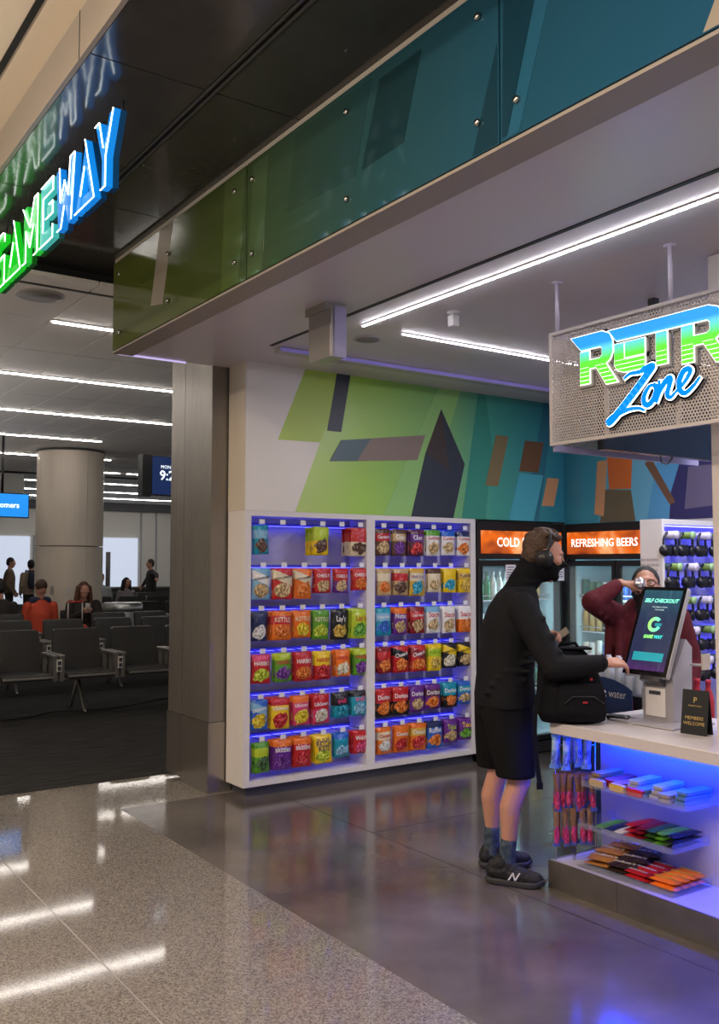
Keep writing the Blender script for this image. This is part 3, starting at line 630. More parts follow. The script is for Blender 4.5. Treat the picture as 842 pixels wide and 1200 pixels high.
hp_band = MB().tube([(.062*math.cos(a), 0, .062*math.sin(a)*1.05-.052) for a in [R(-35+k*25) for k in range(11)]], .009, 8).mesh('headband', hpb)
hp_cup = MB().cyl((0, -.018, 0), (0, .018, 0), .040, .036, n=16).mesh('ear_cup', hpb)
hp_pad = MB().lathe([(.02, -.008), (.036, -.010), (.041, 0), (.036, .010), (.02, .008)], n=16).mesh('ear_pad', mat('pad_black', (.02, .02, .025), .6))
rown = ['top', 'second', 'third', 'fourth', 'fifth']
for ri, z in enumerate((1.755, 1.545, 1.325, 1.125, .925)):
    for ci in range(5):
        x = .07+ci*.172+(.03 if ri % 2 else 0)
        if x > .86: continue
        k = (ci+ri) % 2
        p = link('display_peg', peg2, o, (x, 0, z), m=pegc[k]); link('peg_cap', cap2, p, m=capc[1-k] if (ri, ci) in ((2, 0), (3, 0)) else capc[k])
        h = thing('headphones', f'black over-ear headphones on the {ORD[ci]} peg of the {rown[ri]} row, blue cabinet', 'headphones', (hx0+x, hy0-.005, z+.026), R(random.uniform(-15, 15)), 'headphones on display pegs')
        link('headband', hp_band, h, (0, 0, -.022))
        for s_ in (-1, 1):
            q = link('ear_cup', hp_cup, h, (s_*.044, 0, -.128), (0, 0, R(s_*30))); link('ear_pad', hp_pad, q, (-s_*.008, .018, 0), (R(90), 0, 0))
# notices on the side panel
ink = mat('ink_dark')
for z0, z1, lines, lb in ((1.42, 1.62, ['NO ALCOHOL', 'WILL BE SERVED', 'TO PERSONS', 'UNDER 21', 'YEARS OF AGE'], 'white notice about serving alcohol on the headphone cabinet side'), (1.14, 1.405, ['WARNING'], 'white warning notice below the alcohol notice on the cabinet side')):
    n_ = tag(box('notice', mat('notice_white', (.72, .66, .66), .6), (-.003, 0, -.065, .065, z0, z1)), lb, 'notice'); n_.location = (hx0-.001, 3.995, 0)
    for k, t_ in enumerate(lines): write(t_, ink, (-.0035, 0, z1-.03-k*.034), ROT_X, .021 if len(lines) > 1 else .026, n_)
    rebase_z = z0
# ================================================================== COUNTER
ctop = mat('counter_white', (.62, .57, .58), .28)
o = thing('counter', 'white checkout counter with steel plinth and blue lit recess', 'counter', (3.377, 3.262, 0))
YN = 1.0-3.262
b = lambda n_, m_, bb, p=None, bev=0: box(n_, m_, bb, p or o, bev)
b('countertop', ctop, (-.03, .72, YN, -.035, .745, .80), bev=.004)
kst = mat('kick_plate_steel', (.30, .27, .25), .3, .8, noise=(6, .3, (.2, .18, .17)), bump=(25, .05))
for a, c_ in ((-.405, 0.012), (-1.05, -.407), (-1.7, -1.052), (YN, -1.702)): b('kick_plate', kst, (0, .012, a, c_, 0, .13))
b('kick_plate', kst, (.012, .70, 0, .012, 0, .13))
wh = mat('recess_white', (.48, .46, .54), .4)
b('plinth_top', wh, (.012, .70, YN, 0, .10, .128))
b('recess_panel', wh, (.335, .36, YN, -.03, .128, .745))
b('recess_panel', wh, (.36, .70, -.06, -.03, .128, .745))
b('led_strip', emis('counter_led', (.0, .035, 1.0), 120), (.295, .325, YN, -.05, .735, .743))
acr = mat('acrylic', (.55, .62, .85), .04, alpha=.09, spec=.6)
def acr_shelf(x0, x1, y0, y1, z, label, lip=.022):
    s = thing('acrylic_shelf', label, 'shelf', (x1, (y0+y1)/2, z), group='clear counter shelves'); h = (y1-y0)/2; d = x1-x0
    box('shelf_plate', acr, (-d, 0, -h, h, -.006, 0), s); box('front_lip', acr, (-d-.006, -d, -h, h, -.006, lip), s)
    box('end_lip', acr, (-d, 0, -h-.006, -h, -.006, lip*1.6), s); box('end_lip', acr, (-d, 0, h, h+.006, -.006, lip*1.6), s)
    return s
acr_shelf(3.45, 3.712, 2.541, 3.118, .508, 'upper clear acrylic shelf under the countertop')
acr_shelf(3.45, 3.712, 2.615, 3.142, .310, 'middle clear acrylic shelf under the countertop')
acr_shelf(3.43, 3.70, 2.600, 3.135, .134, 'low clear acrylic tray resting on the counter plinth')

# ------------------------------------------------------------------ sweets on the shelves
def slab_mesh(n_='candy_bar'):
    mb = MB(); mb.box(-.5, .5, -.5, .5, 0, 1, .12); return mb.mesh(n_)
def pillow_mesh(n_='candy_bag'):
    mb = MB(); nx, ny = 8, 6
    for sg in (0, 1):
        vs = []
        for j in range(ny+1):
            for i in range(nx+1):
                u, v = i/nx*2-1, j/ny*2-1; e = (max(0, 1-abs(u*1.06)**4)*max(0, 1-abs(v)**3))**.7 if abs(u) < .95 else 0
                vs.append((u*.5, v*.5*(1-.06*(1-abs(u))), .5+(.5*e if sg else -.5*e)))
        mb.add(vs, [(j*(nx+1)+i, j*(nx+1)+i+1, (j+1)*(nx+1)+i+1, (j+1)*(nx+1)+i) for j in range(ny) for i in range(nx)], True)
    return mb.mesh(n_)
SLAB, PIL = slab_mesh(), pillow_mesh()
def candy(me, nm, lab, x, y, z, sx, sy, sz, m_, rz=0, rx=0, ry=0, txt=None, tc='white', g=None):
    o = link(nm, me, None, (x, y, z), (R(rx), R(ry), R(rz)), (sx, sy, sz), m_); tag(o, lab, nm.replace('_', ' '), g)
    if txt:
        t_ = text_mesh(txt, 1.0, bold=.02)
        if not t_.materials: t_.materials.append(mat('ink_white', C('white'), .4))
        wd = max(v.co.x for v in t_.vertices)*2; s_ = .8/wd
        # read from the shopper's side (-X): text runs towards -Y
        along = sx >= sy
        l_ = link('brand_lettering', t_, o, (0, 0, 1.01), (0, 0, 0 if along else R(-90)), (s_, min(.55, s_*max(sx, sy)/min(sx, sy)), 1), mat('ink_'+tc, C(tc), .4))
    return o
g1 = 'flat packs on the upper shelf'
cwd = ['tan', 'red', 'orange', 'white', 'pale blue', 'white', 'grey', 'pale blue']; ccm = ['tan', 'red', 'org', 'white', 'lblue', 'white', 'cream', 'lblue']
ypos = [3.07, 3.0, 2.93, 2.865, 2.80, 2.735, 2.67, 2.60]
for k, y in enumerate(ypos):
    for j in range(3 if k in (0, 3, 5, 7) else 2):
        where = ['leftmost', 'second from the left', 'third from the left', 'fourth from the left', 'fourth from the right', 'third from the right', 'second from the right', 'rightmost'][k]
        candy(SLAB, 'gum_pack', f'{cwd[k]} gum pack {where}, upper shelf, {["lowest", "one up", "topmost"][j]}', 3.56+.02*(k % 2)+j*.008, y, .509+j*.0202, .18, .060, .019, mat('pack_'+ccm[k], tuple(v*.45 for v in C(ccm[k])), .35), rz=random.uniform(-4, 4), g=g1)
for k, (y, c_) in enumerate(((3.04, 'tan'), (2.92, 'gold'), (2.82, 'red'))):
    candy(SLAB, 'gum_box', f'{["tan", "golden", "red"][k]} open gum box at the front of the upper shelf', 3.468, y, .509, .026, .085, .035, mat('box_'+c_, C(c_), .4), g='gum boxes')
g2 = 'candy bars on the middle shelf'
bars = [('long green', 'green'), ('dark', 'navy'), ('white and red', 'white'), ('red', 'red'), ('crimson', 'dred'), ('speckled green', 'dgreen'), ('leafy', 'green'), ('black and green', 'black')]
for k, (w_, c_) in enumerate(bars):
    y = 3.05-k*.057
    m_ = pack_mat(C(c_), C('white' if c_ != 'white' else 'red'), C(['lime', 'purp', 'org', 'white', 'cream', 'lime', 'white', 'lime'][k]), 0) if k > 1 else mat('bar_'+c_, C(c_), .3)
    for j in range(3 if k > 2 else 1):
        candy(PIL, 'candy_bar', f'{w_} candy bar, {ORD[k] if k < 6 else ["seventh", "eighth"][k-6]} pile from the left, middle shelf, {["lowest", "middle", "topmost"][j]}', 3.57+.008*j, y, .3115+j*.0205, .20, .052, .02, m_, rz=random.uniform(-6, 6), g=g2)
g3 = 'sweets in the low tray'
for k in range(3):
    for j in range(2):
        candy(PIL, 'candy_bag', f'caramel brown candy bag, {ORD[k]} from the back of the low tray, {["lower", "upper"][j]} one', 3.66-k*.075, 3.05+(k % 2)*.02-j*.02, .1355+j*.027+(2-k)*.018, .15, .12, .026, pack_mat((.42, .18, .05), (.42, .18, .05), C('gold'), 0), rz=-75+random.uniform(-8, 8), txt="m&m's" if j else None, g=g3)
        candy(PIL, 'candy_bag', f'dark brown candy bag, {ORD[k]} from the back of the low tray, {["lower", "upper"][j]} one', 3.66-k*.075, 2.935-j*.015, .1355+j*.025+(2-k)*.014, .14, .11, .024, pack_mat((.035, .018, .014), (.035, .018, .014), C('brown'), 0), rz=-75+random.uniform(-8, 8), txt="m&m's" if j else None, g=g3)
for k in range(4):
    for j in range(2):
        candy(PIL, 'candy_bar', f'red wrapped candy bar, {ORD[k]} from the back of the low tray, {["lower", "upper"][j]} one', 3.655-k*.058, 2.82, .1355+j*.022, .13, .05, .022, mat('bar_red', (.42, .012, .018), .3), rz=-88+random.uniform(-5, 5), txt='KitKat' if j else None, g=g3)
        candy(PIL, 'candy_bar', f'orange wrapped candy bar, {ORD[k]} from the back of the low tray, {["lower", "upper"][j]} one', 3.655-k*.058, 2.675, .1355+j*.026, .135, .052, .026, mat('bar_orange', (.80, .16, .01), .3), rz=-88+random.uniform(-5, 5), txt="REESE'S" if j else None, tc='yel', g=g3)

# ------------------------------------------------------------------ hanging packs at the end of the counter
rk = thing('wire_rack', 'chrome wire rack with hanging meat snack packs at the counter end', 'rack', (3.48, 3.20, .128))
chrome = mat('chrome', (.6, .6, .65), .15, 1.0)
u_ = Vector((.823, -.568, 0))
for z in (.55, .40, .235): MB().tube([u_*-.09+Vector((0, 0, z)), u_*-.085+Vector((-.02, -.02, z+.006)), u_*.10+Vector((-.02, -.02, z+.006)), u_*.105+Vector((0, 0, z))], .003, 6).build('wire_rail', chrome, rk)
MB().box(-.006, .006, -.006, .006, 0, .60).build('upright', chrome, rk)
for s_ in (-.09, .105): MB().cyl(u_*s_, u_*s_+Vector((0, 0, .60)), .0035, n=6).build('upright', chrome, rk)
def stick_mesh():
    rs = []
    for t, wd, th in ((0, .5, .03), (.06, .5, .05), (.12, .40, .3), (.5, .36, .5), (.85, .36, .45), (.93, .5, .08), (1, .52, .03)):
        rs.append([(wd*math.cos(a), th*math.sin(a), -t) for a in [2*math.pi*i/10 for i in range(10)]])
    return MB().loft(rs).mesh('meat_snack_pack')
STK = stick_mesh()
for ri, (z, n, m_, w_, L_) in enumerate(((.735, 4, pack_mat((.16, .34, .62), (.40, .55, .75), (.12, .2, .6), 0), 'pale blue', .165), (.55, 6, pack_mat((.20, .09, .04), (.07, .10, .5), (.50, .01, .12), 2), 'brown and pink', .175), (.385, 5, pack_mat((.24, .12, .06), (.07, .10, .5), (.55, .01, .13), 2), 'tan and pink', .175))):
    for i in range(n):
        p = Vector((3.48, 3.20, z))+u_*(-.085+i*.185/(n-.4))+Vector((-.028, -.028, 0))
        for q in range(2):
            pp = p+Vector((.03, .04, 0))*q+u_*.012*q
            k_ = link('meat_snack_pack', STK, None, pp, (R(random.uniform(-4, 4)), R(random.uniform(-5, 5)), R(-34+random.uniform(-12, 12))), (.036 if ri else .046, .022, L_*random.uniform(.95, 1.05)), m_)
            tag(k_, f'{w_} stick pack, {ORD[i]} from left, {["top", "middle", "bottom"][ri]} row of wire rack, {["front", "rear"][q]} one', 'snack pack', 'stick packs on the wire rack')

# ================================================================== THINGS ON THE COUNTER
o = thing('kiosk', 'grey self checkout kiosk with a tilted portrait screen', 'kiosk', (3.80, 2.92, .80))
gk = mat('kiosk_grey', (.42, .40, .44), .35, .3); gk2 = mat('kiosk_dark', (.05, .05, .06), .35)
MB().box(-.19, .13, -.20, .17, 0, .012, .005).build('base_plate', gk, o)
MB().prism([(-.05, .012), (.09, .012), (.10, .36), (.055, .40), (-.05, .22)], (0, 0, 0), (1, 0, 0), (0, 0, 1), (0, 1, 0), -.10, .075).build('stand', gk, o)
rd = MB().box(-.058, -.05, -.06, .055, .03, .165, .003).build('reader_panel', mat('reader_white', (.70, .67, .68), .35), o)
box('card_slot', gk2, (-.061, -.058, -.035, .03, .135, .152), rd)
MB().prism([(-.10, .205), (-.05, .175), (-.05, .235), (-.085, .245)], (0, 0, 0), (1, 0, 0), (0, 0, 1), (0, 1, 0), -.06, .055).build('scanner_hood', gk2, o)
# screen: tilted about a horizontal axis along Y, facing -X
tilt = math.atan2(.18, .427); L_ = .463
sw = .262
MT = Matrix.Translation((-.10, .03, .222))@Matrix.Rotation(tilt, 4, 'Y')
def spart(n_, mb, m_, p=o):
    q = mb.build(n_, m_, p); q.matrix_local = MT if p == o else Matrix.Identity(4); return q
sh_ = spart('screen_housing', MB().box(0, .035, -sw/2, sw/2, 0, L_, .012), mat('bezel_silver', (.50, .48, .50), .3, .5))
spart('bezel', MB().box(-.004, .0, -sw/2+.004, sw/2-.004, .004, L_-.004), mat('bezel_black', (.008, .008, .01), .12), sh_)
def scr_mat():
    m = bpy.data.materials.new('screen_image'); m.use_nodes = True; nt = m.node_tree; P = nt.nodes['Principled BSDF']
    tc = nt.nodes.new('ShaderNodeTexCoord'); sx = nt.nodes.new('ShaderNodeSeparateXYZ'); nt.links.new(tc.outputs['Object'], sx.inputs[0])
    w1 = nt.nodes.new('ShaderNodeTexNoise'); w1.inputs['Scale'].default_value = 9; mp = nt.nodes.new('ShaderNodeMapping'); mp.inputs['Scale'].default_value = (1, 6, .6)
    mp.inputs['Rotation'].default_value = (R(35), 0, 0); nt.links.new(tc.outputs['Object'], mp.inputs[0]); nt.links.new(mp.outputs[0], w1.inputs['Vector'])
    cr = nt.nodes.new('ShaderNodeValToRGB'); e = cr.color_ramp.elements; e[0].position = 0; e[0].color = (.10, .03, .16, 1); e[1].position = 1; e[1].color = (.03, .12, .17, 1)
    q = e.new(.14); q.color = (.03, .035, .10, 1); q = e.new(.6); q.color = (.035, .045, .11, 1)
    mr = nt.nodes.new('ShaderNodeMapRange'); mr.inputs[1].default_value = .03; mr.inputs[2].default_value = .44; nt.links.new(sx.outputs[2], mr.inputs[0]); nt.links.new(mr.outputs[0], cr.inputs[0])
    mx = nt.nodes.new('ShaderNodeMix'); mx.data_type = 'RGBA'; mx.blend_type = 'ADD'; cr2 = nt.nodes.new('ShaderNodeValToRGB'); cr2.color_ramp.elements[0].position = .58; cr2.color_ramp.elements[1].position = .75
    cr2.color_ramp.elements[0].color = (0, 0, 0, 1); cr2.color_ramp.elements[1].color = (.03, .09, .11, 1)
    nt.links.new(w1.outputs[0], cr2.inputs[0]); nt.links.new(cr.outputs[0], mx.inputs[6]); nt.links.new(cr2.outputs[0], mx.inputs[7]); mx.inputs[0].default_value = 1
    nt.links.new(mx.outputs[2], P.inputs['Emission Color']); P.inputs['Emission Strength'].default_value = .55; P.inputs['Base Color'].default_value = (.01, .01, .015, 1); P.inputs['Roughness'].default_value = .1
    return m
dsp = spart('display', MB().box(-.005, -.004, -sw/2+.020, sw/2-.020, .028, L_-.022), scr_mat(), sh_)
mint = emis('screen_mint', (.20, .85, .62), .9); grn = emis('screen_green', (.22, .80, .16), .9); cyan = emis('screen_cyan', (.01, .26, .33), .55); wht = emis('screen_white', (.55, .75, .75), .7)
def swrite(t_, m_, y, z, size, **k):
    return write(t_, m_, (-.0056, y, z), ROT_X, size, dsp, **k)
swrite('SELF CHECKOUT', mint, 0, .385, .0275, shear=.25, bold=.0008, wx=.93)
swrite('TAP SCREEN TO BEGIN', wht, .0, .352, .0085); swrite('YOUR ORDER', wht, -.002, .338, .0085)
# ring-shaped letter mark
def arc(cy, cz, r0, r1, a0, a1, n=18):
    o_ = [(cy+r1*math.cos(R(a0+(a1-a0)*k/n)), cz+r1*math.sin(R(a0+(a1-a0)*k/n))) for k in range(n+1)]
    i_ = [(cy+r0*math.cos(R(a0+(a1-a0)*k/n)), cz+r0*math.sin(R(a0+(a1-a0)*k/n))) for k in range(n, -1, -1)]
    return o_+i_
MB().prism(arc(0, 0, .021, .039, 42, 338), (-.0056, .005, .262), (0, -1, 0), (0, 0, 1), (-1, 0, 0), 0, .0004).build('logo_mark', ramp_mat('logo_mark_print', 1, [(-.05, (.03, .62, .62)), (.05, (.30, .80, .08))], .4, .9), dsp)
MB().prism([(.002, -.008), (.040, -.008), (.040, .007), (.002, .007)], (-.0056, .005, .262), (0, -1, 0), (0, 0, 1), (-1, 0, 0), 0, .0005).build('logo_mark', cyan, dsp)
swrite('GAME', grn, .027, .198, .024, shear=.25, bold=.001, wx=.85); swrite('WAY', emis('screen_teal', (.03, .60, .58), .9), -.030, .198, .024, shear=.25, bold=.001, wx=.85)
box('start_button', cyan, (-.0058, -.005, -.088, .088, .075, .118), dsp)
tr = thing('receipt_tray', 'beige card on the side of the kiosk', 'card holder', (3.885, 2.735, 1.06)); MB().box(-.03, .03, -.004, .004, 0, .075).build('card_plate', mat('beige_plate', (.45, .38, .32), .5), tr); MB().cyl((0, .004, .02), (-.02, .07, .02), .006, n=8).build('arm', gk, tr)
# tent card
o = thing('tent_card', 'black tent card with gold members welcome lettering', 'sign', (3.645, 2.62, .80), R(8))
bc = mat('card_black', (.010, .010, .011), .4); gold = mat('ink_gold', (.60, .42, .14), .4)
MB().prism([(-.03, 0), (-.027, 0), (.003, .195), (0, .195)], (0, 0, 0), (1, 0, 0), (0, 0, 1), (0, 1, 0), -.062, .062).build('card_leaf', bc, o)
MB().prism([(.03, 0), (.033, 0), (.003, .195), (0, .195)], (0, 0, 0), (1, 0, 0), (0, 0, 1), (0, 1, 0), -.062, .062).build('card_leaf', bc, o)
ta = math.atan2(.03, .195)
def cwrite(t_, z, size, **k):
    return write(t_, gold, (-.030+z*.03/.195-.0012, 0, z), (R(90)-0, 0, R(-90)), size, o, **k)
for t_, z, s_ in (('P', .150, .035), ('PRIORITY PASS', .125, .0095), ('MEMBERS', .072, .021), ('WELCOME', .048, .021)):
    l_ = cwrite(t_, z, s_); l_.rotation_euler = (R(90)-ta, 0, R(-90))
# barcode scanner and receipt
o = thing('hand_scanner', 'small black scanner lying on the counter beside the kiosk', 'scanner', (3.66, 3.07, .80), R(20))
MB().box(-.03, .03, -.055, .055, 0, .025, .01).build('scanner_body', mat('scanner_black', (.012, .012, .014), .3), o)
MB().tube([(.02, -.05, .012), (.06, -.10, .008), (.10, -.11, .006)], .004, 6).build('cord', mat('scanner_black'), o)
o = tag(MB().prism([(-.02, -.05), (.025, -.06), (.02, .06), (-.02, .055)], (0, 0, 0), (1, 0, 0), (0, 1, 0), (0, .25, 1), 0.0, .002).build('receipt', mat('receipt_paper', (.72, .70, .78), .6)), 'curled white paper slip on the counter in front of the kiosk', 'receipt')
o.location = (3.645, 2.985, .801); o.rotation_euler = (0, R(-12), R(-55))
# white post
o = thing('post', 'plain white post standing on the counter at the right edge', 'post', (3.745, 2.25, .801))
box('post_shaft', mat('post_white', (.70, .64, .62), .4), (-.11, .11, -.26, .26, 0, ZC-.803), o, .004)
box('foot_plate', mat('post_white'), (-.113, .113, -.262, .262, 0, .012), o)

# ------------------------------------------------------------------ water rack behind the counter
o = thing('bottle_rack', 'wire floor rack with a navy water panel behind the counter', 'rack', (4.07, 3.46, 0))
nav = mat('rack_navy', (.012, .035, .12), .35)
MB().prism(arc(0, .52, .0, .42, 60, 120, 14)[:15]+[(-.21, .10), (.21, .10)], (-.01, .06, 0), (0, -1, 0), (0, 0, 1), (-1, 0, 0), 0, .006).build('front_panel', nav, o)
for q in (-.21, .30): MB().cyl((0, q, 0), (0, q, 1.0), .006, n=8).build('upright', chrome, o); MB().cyl((.18, q, 0), (.18, q, 1.0), .006, n=8).build('upright', chrome, o)
for z in (.30, .60, .86): box('wire_shelf', mat('shelf_wire', (.4, .4, .45), .3, .8), (0, .18, -.21, .30, z-.006, z), o)
MB().tube([(-.012, -.21, 1.0), (-.016, -.1, 1.03), (-.016, .15, 1.03), (-.012, .30, 1.0)], .005, 6).build('wire_rail', chrome, o)
l_ = write('smart', mat('ink_white', C('white'), .4), (-.0175, .085, .855), ROT_X, .062, o, bold=.002, wx=.85); l_ = write('water', mat('ink_pale', (.6, .6, .66), .4), (-.0175, -.053, .855), ROT_X, .062, o, wx=.82)
clearb = mat('water_bottle', (.55, .60, .70), .1, .2)
for i in range(8):
    for j in range(2):
        c_ = link('water_bottle', bot_me, None, (4.115+j*.075, 3.23+i*.070, .8605), (0, 0, 0), (.95, .95, .80), clearb)
        tag(c_, f'clear water bottle in the {["front", "rear"][j]} row of the rack, {NTH[i]} from the right', 'bottle', 'bottles in the water rack'); 
for i in range(4):
    c_ = link('drink_bottle', bot_me, None, (4.45, 3.12+i*.068, .7005), (0, 0, 0), (1, 1, 1), mat('bottle_red', (.45, .03, .05), .25)); tag(c_, f'red bottle on the stand right of the kiosk, {NTH[i]} from the right', 'bottle', 'red bottles')
o = thing('bottle_stand', 'white stand with red bottles behind the kiosk', 'stand', (4.45, 3.22, 0)); box('stand_top', cw, (-.08, .08, -.15, .15, .67, .70), o); box('stand_leg', cw, (-.06, .06, -.13, .13, 0, .67), o)

# ================================================================== HANGING MESH SIGN
def perf_mat():
    m = bpy.data.materials.new('perforated_sheet'); m.use_nodes = True; nt = m.node_tree; P = nt.nodes['Principled BSDF']; N = nt.nodes.new; L = nt.links.new
    P.inputs['Base Color'].default_value = (.52, .47, .45, 1); P.inputs['Roughness'].default_value = .35; P.inputs['Metallic'].default_value = .3
    tc = N('ShaderNodeTexCoord'); sx = N('ShaderNodeSeparateXYZ'); L(tc.outputs['Object'], sx.inputs[0])
    def ma(op, a, b_=None):
        n = N('ShaderNodeMath'); n.operation = op
        for k, q in enumerate((a, b_)):
            if q is None: continue
            if isinstance(q, (int, float)): n.inputs[k].default_value = q
            else: L(q, n.inputs[k])
        return n.outputs[0]
    s_ = .0155
    v = ma('DIVIDE', sx.outputs[2], s_*.87); row = ma('FLOOR', v); fv = ma('SUBTRACT', ma('SUBTRACT', v, row), .5)
    u = ma('ADD', ma('DIVIDE', ma('ADD', sx.outputs[1], sx.outputs[0]), s_), ma('MULTIPLY', ma('MODULO', row, 2.0), .5)); fu = ma('SUBTRACT', ma('FRACT', u), .5)
    d = ma('SQRT', ma('ADD', ma('MULTIPLY', fu, fu), ma('MULTIPLY', ma('MULTIPLY', fv, .87), ma('MULTIPLY', fv, .87))))
    hole = ma('LESS_THAN', d, .37)
    T = N('ShaderNodeBsdfTransparent'); M_ = N('ShaderNodeMixShader'); L(hole, M_.inputs[0]); L(P.outputs[0], M_.inputs[1]); L(T.outputs[0], M_.inputs[2])
    L(M_.outputs[0], nt.nodes['Material Output'].inputs['Surface'])
    return m
perf = perf_mat(); fr = mat('sign_frame', (.55, .50, .48), .35, .3); frv = mat('sign_frame_violet', (.36, .33, .52), .35, .2)
o = thing('hanging_sign', 'perforated metal box sign with glowing blue and green Retro Zone lettering', 'sign', (3.35, 3.20, 2.135))
SY = -1.62; SH = .557; SD = 1.15
box('mesh_front', perf, (0, .002, SY, 0, 0, SH), o); box('mesh_side', perf, (0, SD, -.002, 0, -.0, SH), o)
for z in (0, SH-.016): box('frame_bar', fr, (-.006, .016, SY, 0.004, z, z+.016), o)
box('frame_bar', fr, (-.006, .016, -.014, .004, .016, SH-.016), o); box('frame_bar', frv, (.016, SD, -.012, .004, -.026, .004), o); box('frame_bar', frv, (.016, SD, -.012, .004, SH-.02, SH), o)
for q in (-.33, -.72, -1.1): box('inner_stay', fr, (.012, .03, q-.008, q+.008, .016, SH-.016), o)
for q, x in ((-.03, .02), (-.69, .02), (-.03, .9), (-1.3, .02)):
    MB().cyl((x, q, SH), (x, q, ZC-2.135), .011, n=10).build('hanger_rod', mat('rod_white', (.62, .58, .72), .35), o); MB().cyl((x, q, ZC-2.135-.006), (x, q, ZC-2.135), .028, n=14).build('rod_flange', mat('rod_white'), o)
# lettering: coordinates (y, z) measured on the sign face
def gl_poly(name, pts, m_, d=.02, par=None, d0=.004): 
    q = MB().prism(pts, (0, 0, 0), (0, 1, 0), (0, 0, 1), (-1, 0, 0), d0, d).build(name, m_, par or o); return q
bz = [(2.36-2.135, (.10, .80, .02)), (2.50-2.135, (.10, .78, .03)), (2.555-2.135, (.10, .60, .75)), (2.58-2.135, (.005, .30, 1.0)), (2.64-2.135, (.005, .28, .95))]
rm = ramp_mat('retro_glow', 2, bz, .4, .55); wg = emis('outline_glow', (1.0, .98, .95), .8)
Y0 = 3.20; Z0 = 2.135
def conv(pts): return [(a-Y0, b_-Z0) for a, b_ in pts]
def grow(pts, g):
    n = len(pts); cx = sum(p[0] for p in pts)/n; out = []
    area_ = sum(pts[i][0]*pts[(i+1) % n][1]-pts[(i+1) % n][0]*pts[i][1] for i in range(n)); sg = 1 if area_ > 0 else -1
    for i in range(n):
        p0, p1, p2 = Vector(pts[i-1]), Vector(pts[i]), Vector(pts[(i+1) % n]); a = (p1-p0).normalized(); c_ = (p2-p1).normalized()
        n1 = Vector((a.y, -a.x))*sg; n2 = Vector((c_.y, -c_.x))*sg; t_ = (n1+n2); L2 = max(t_.length_squared, .4)
        out.append(tuple(p1+t_*(2*g/L2)))
    return out
backm = mat('sign_backer', (.30, .27, .26), .5)
letters = {
 'R': [[(3.045, 2.630), (2.86, 2.630), (2.815, 2.612), (2.800, 2.575), (2.800, 2.525), (2.815, 2.495), (2.84, 2.478), (2.775, 2.383), (2.838, 2.383), (2.895, 2.470), (2.937, 2.470), (2.937, 2.402), (2.990, 2.402), (2.990, 2.552), (2.937, 2.552), (2.937, 2.508), (2.875, 2.508), (2.858, 2.520), (2.858, 2.552), (2.870, 2.563), (2.985, 2.563)]],
 'E': [[(2.787, 2.552), (2.735, 2.552), (2.735, 2.480), (2.722, 2.474), (2.622, 2.474), (2.622, 2.420), (2.735, 2.420), (2.770, 2.432), (2.787, 2.458)], [(2.727, 2.552), (2.622, 2.552), (2.622, 2.484), (2.727, 2.484)]],
 'T': [[(2.560, 2.560), (2.505, 2.560), (2.505, 2.420), (2.560, 2.420)]],
 'top': [[(2.82, 2.622), (2.30, 2.622), (2.255, 2.606), (2.235, 2.575), (2.235, 2.525), (2.25, 2.495), (2.272, 2.478), (2.205, 2.383), (2.268, 2.383), (2.325, 2.470), (2.375, 2.470), (2.375, 2.402), (2.43, 2.402), (2.43, 2.560), (2.375, 2.560), (2.375, 2.508), (2.31, 2.508), (2.293, 2.520), (2.293, 2.552), (2.305, 2.565), (2.775, 2.568)]],
 'O': [[(2.19, 2.5355), (2.19, 2.585), (2.17, 2.61), (2.14, 2.618), (1.99, 2.618), (1.955, 2.595), (1.945, 2.57), (1.945, 2.43), (1.955, 2.405), (1.98, 2.39), (2.15, 2.39), (2.18, 2.405), (2.19, 2.43), (2.19, 2.535), (2.13, 2.535), (2.13, 2.45), (2.115, 2.44), (2.02, 2.44), (2.00, 2.45), (2.00, 2.55), (2.02, 2.563), (2.115, 2.563), (2.13, 2.55), (2.13, 2.5355)]]}
for k_, polys in letters.items():
    for pts in polys:
        p_ = conv(pts)
        gl_poly('letter_backer', grow(p_, .016), backm, .012)
        gl_poly('letter_outline', grow(p_, .0042), wg, .018, d0=.0125)
        lf = gl_poly('letter_face', p_, rm, .022, d0=.0185)
# slice lines across the lower halves
for k in range(5):
    z = 2.395+k*.020; t_ = .0035-.0004*k
    for ya, yb in ((2.99, 2.937), (2.895-.0+(z-2.47)*-.0, 0), (2.787, 2.622), (2.56, 2.505), (2.43, 2.375)):
        if yb == 0: 
            f_ = (2.47-z)/.087; ya, yb = 2.895-.057*f_, 2.84-.065*f_
        if ya == 2.787 and z < 2.42: continue
        if ya == 2.56 and z < 2.42: continue
        gl_poly('slice_line', conv([(ya, z), (yb, z), (yb, z+t_), (ya, z+t_)]), wg, .023, d0=.0225)
    f_ = (2.47-z)/.087; ya, yb = 2.325-.057*f_, 2.272-.067*f_
    gl_poly('slice_line', conv([(ya, z), (yb, z), (yb, z+t_), (ya, z+t_)]), wg, .023, d0=.0225)
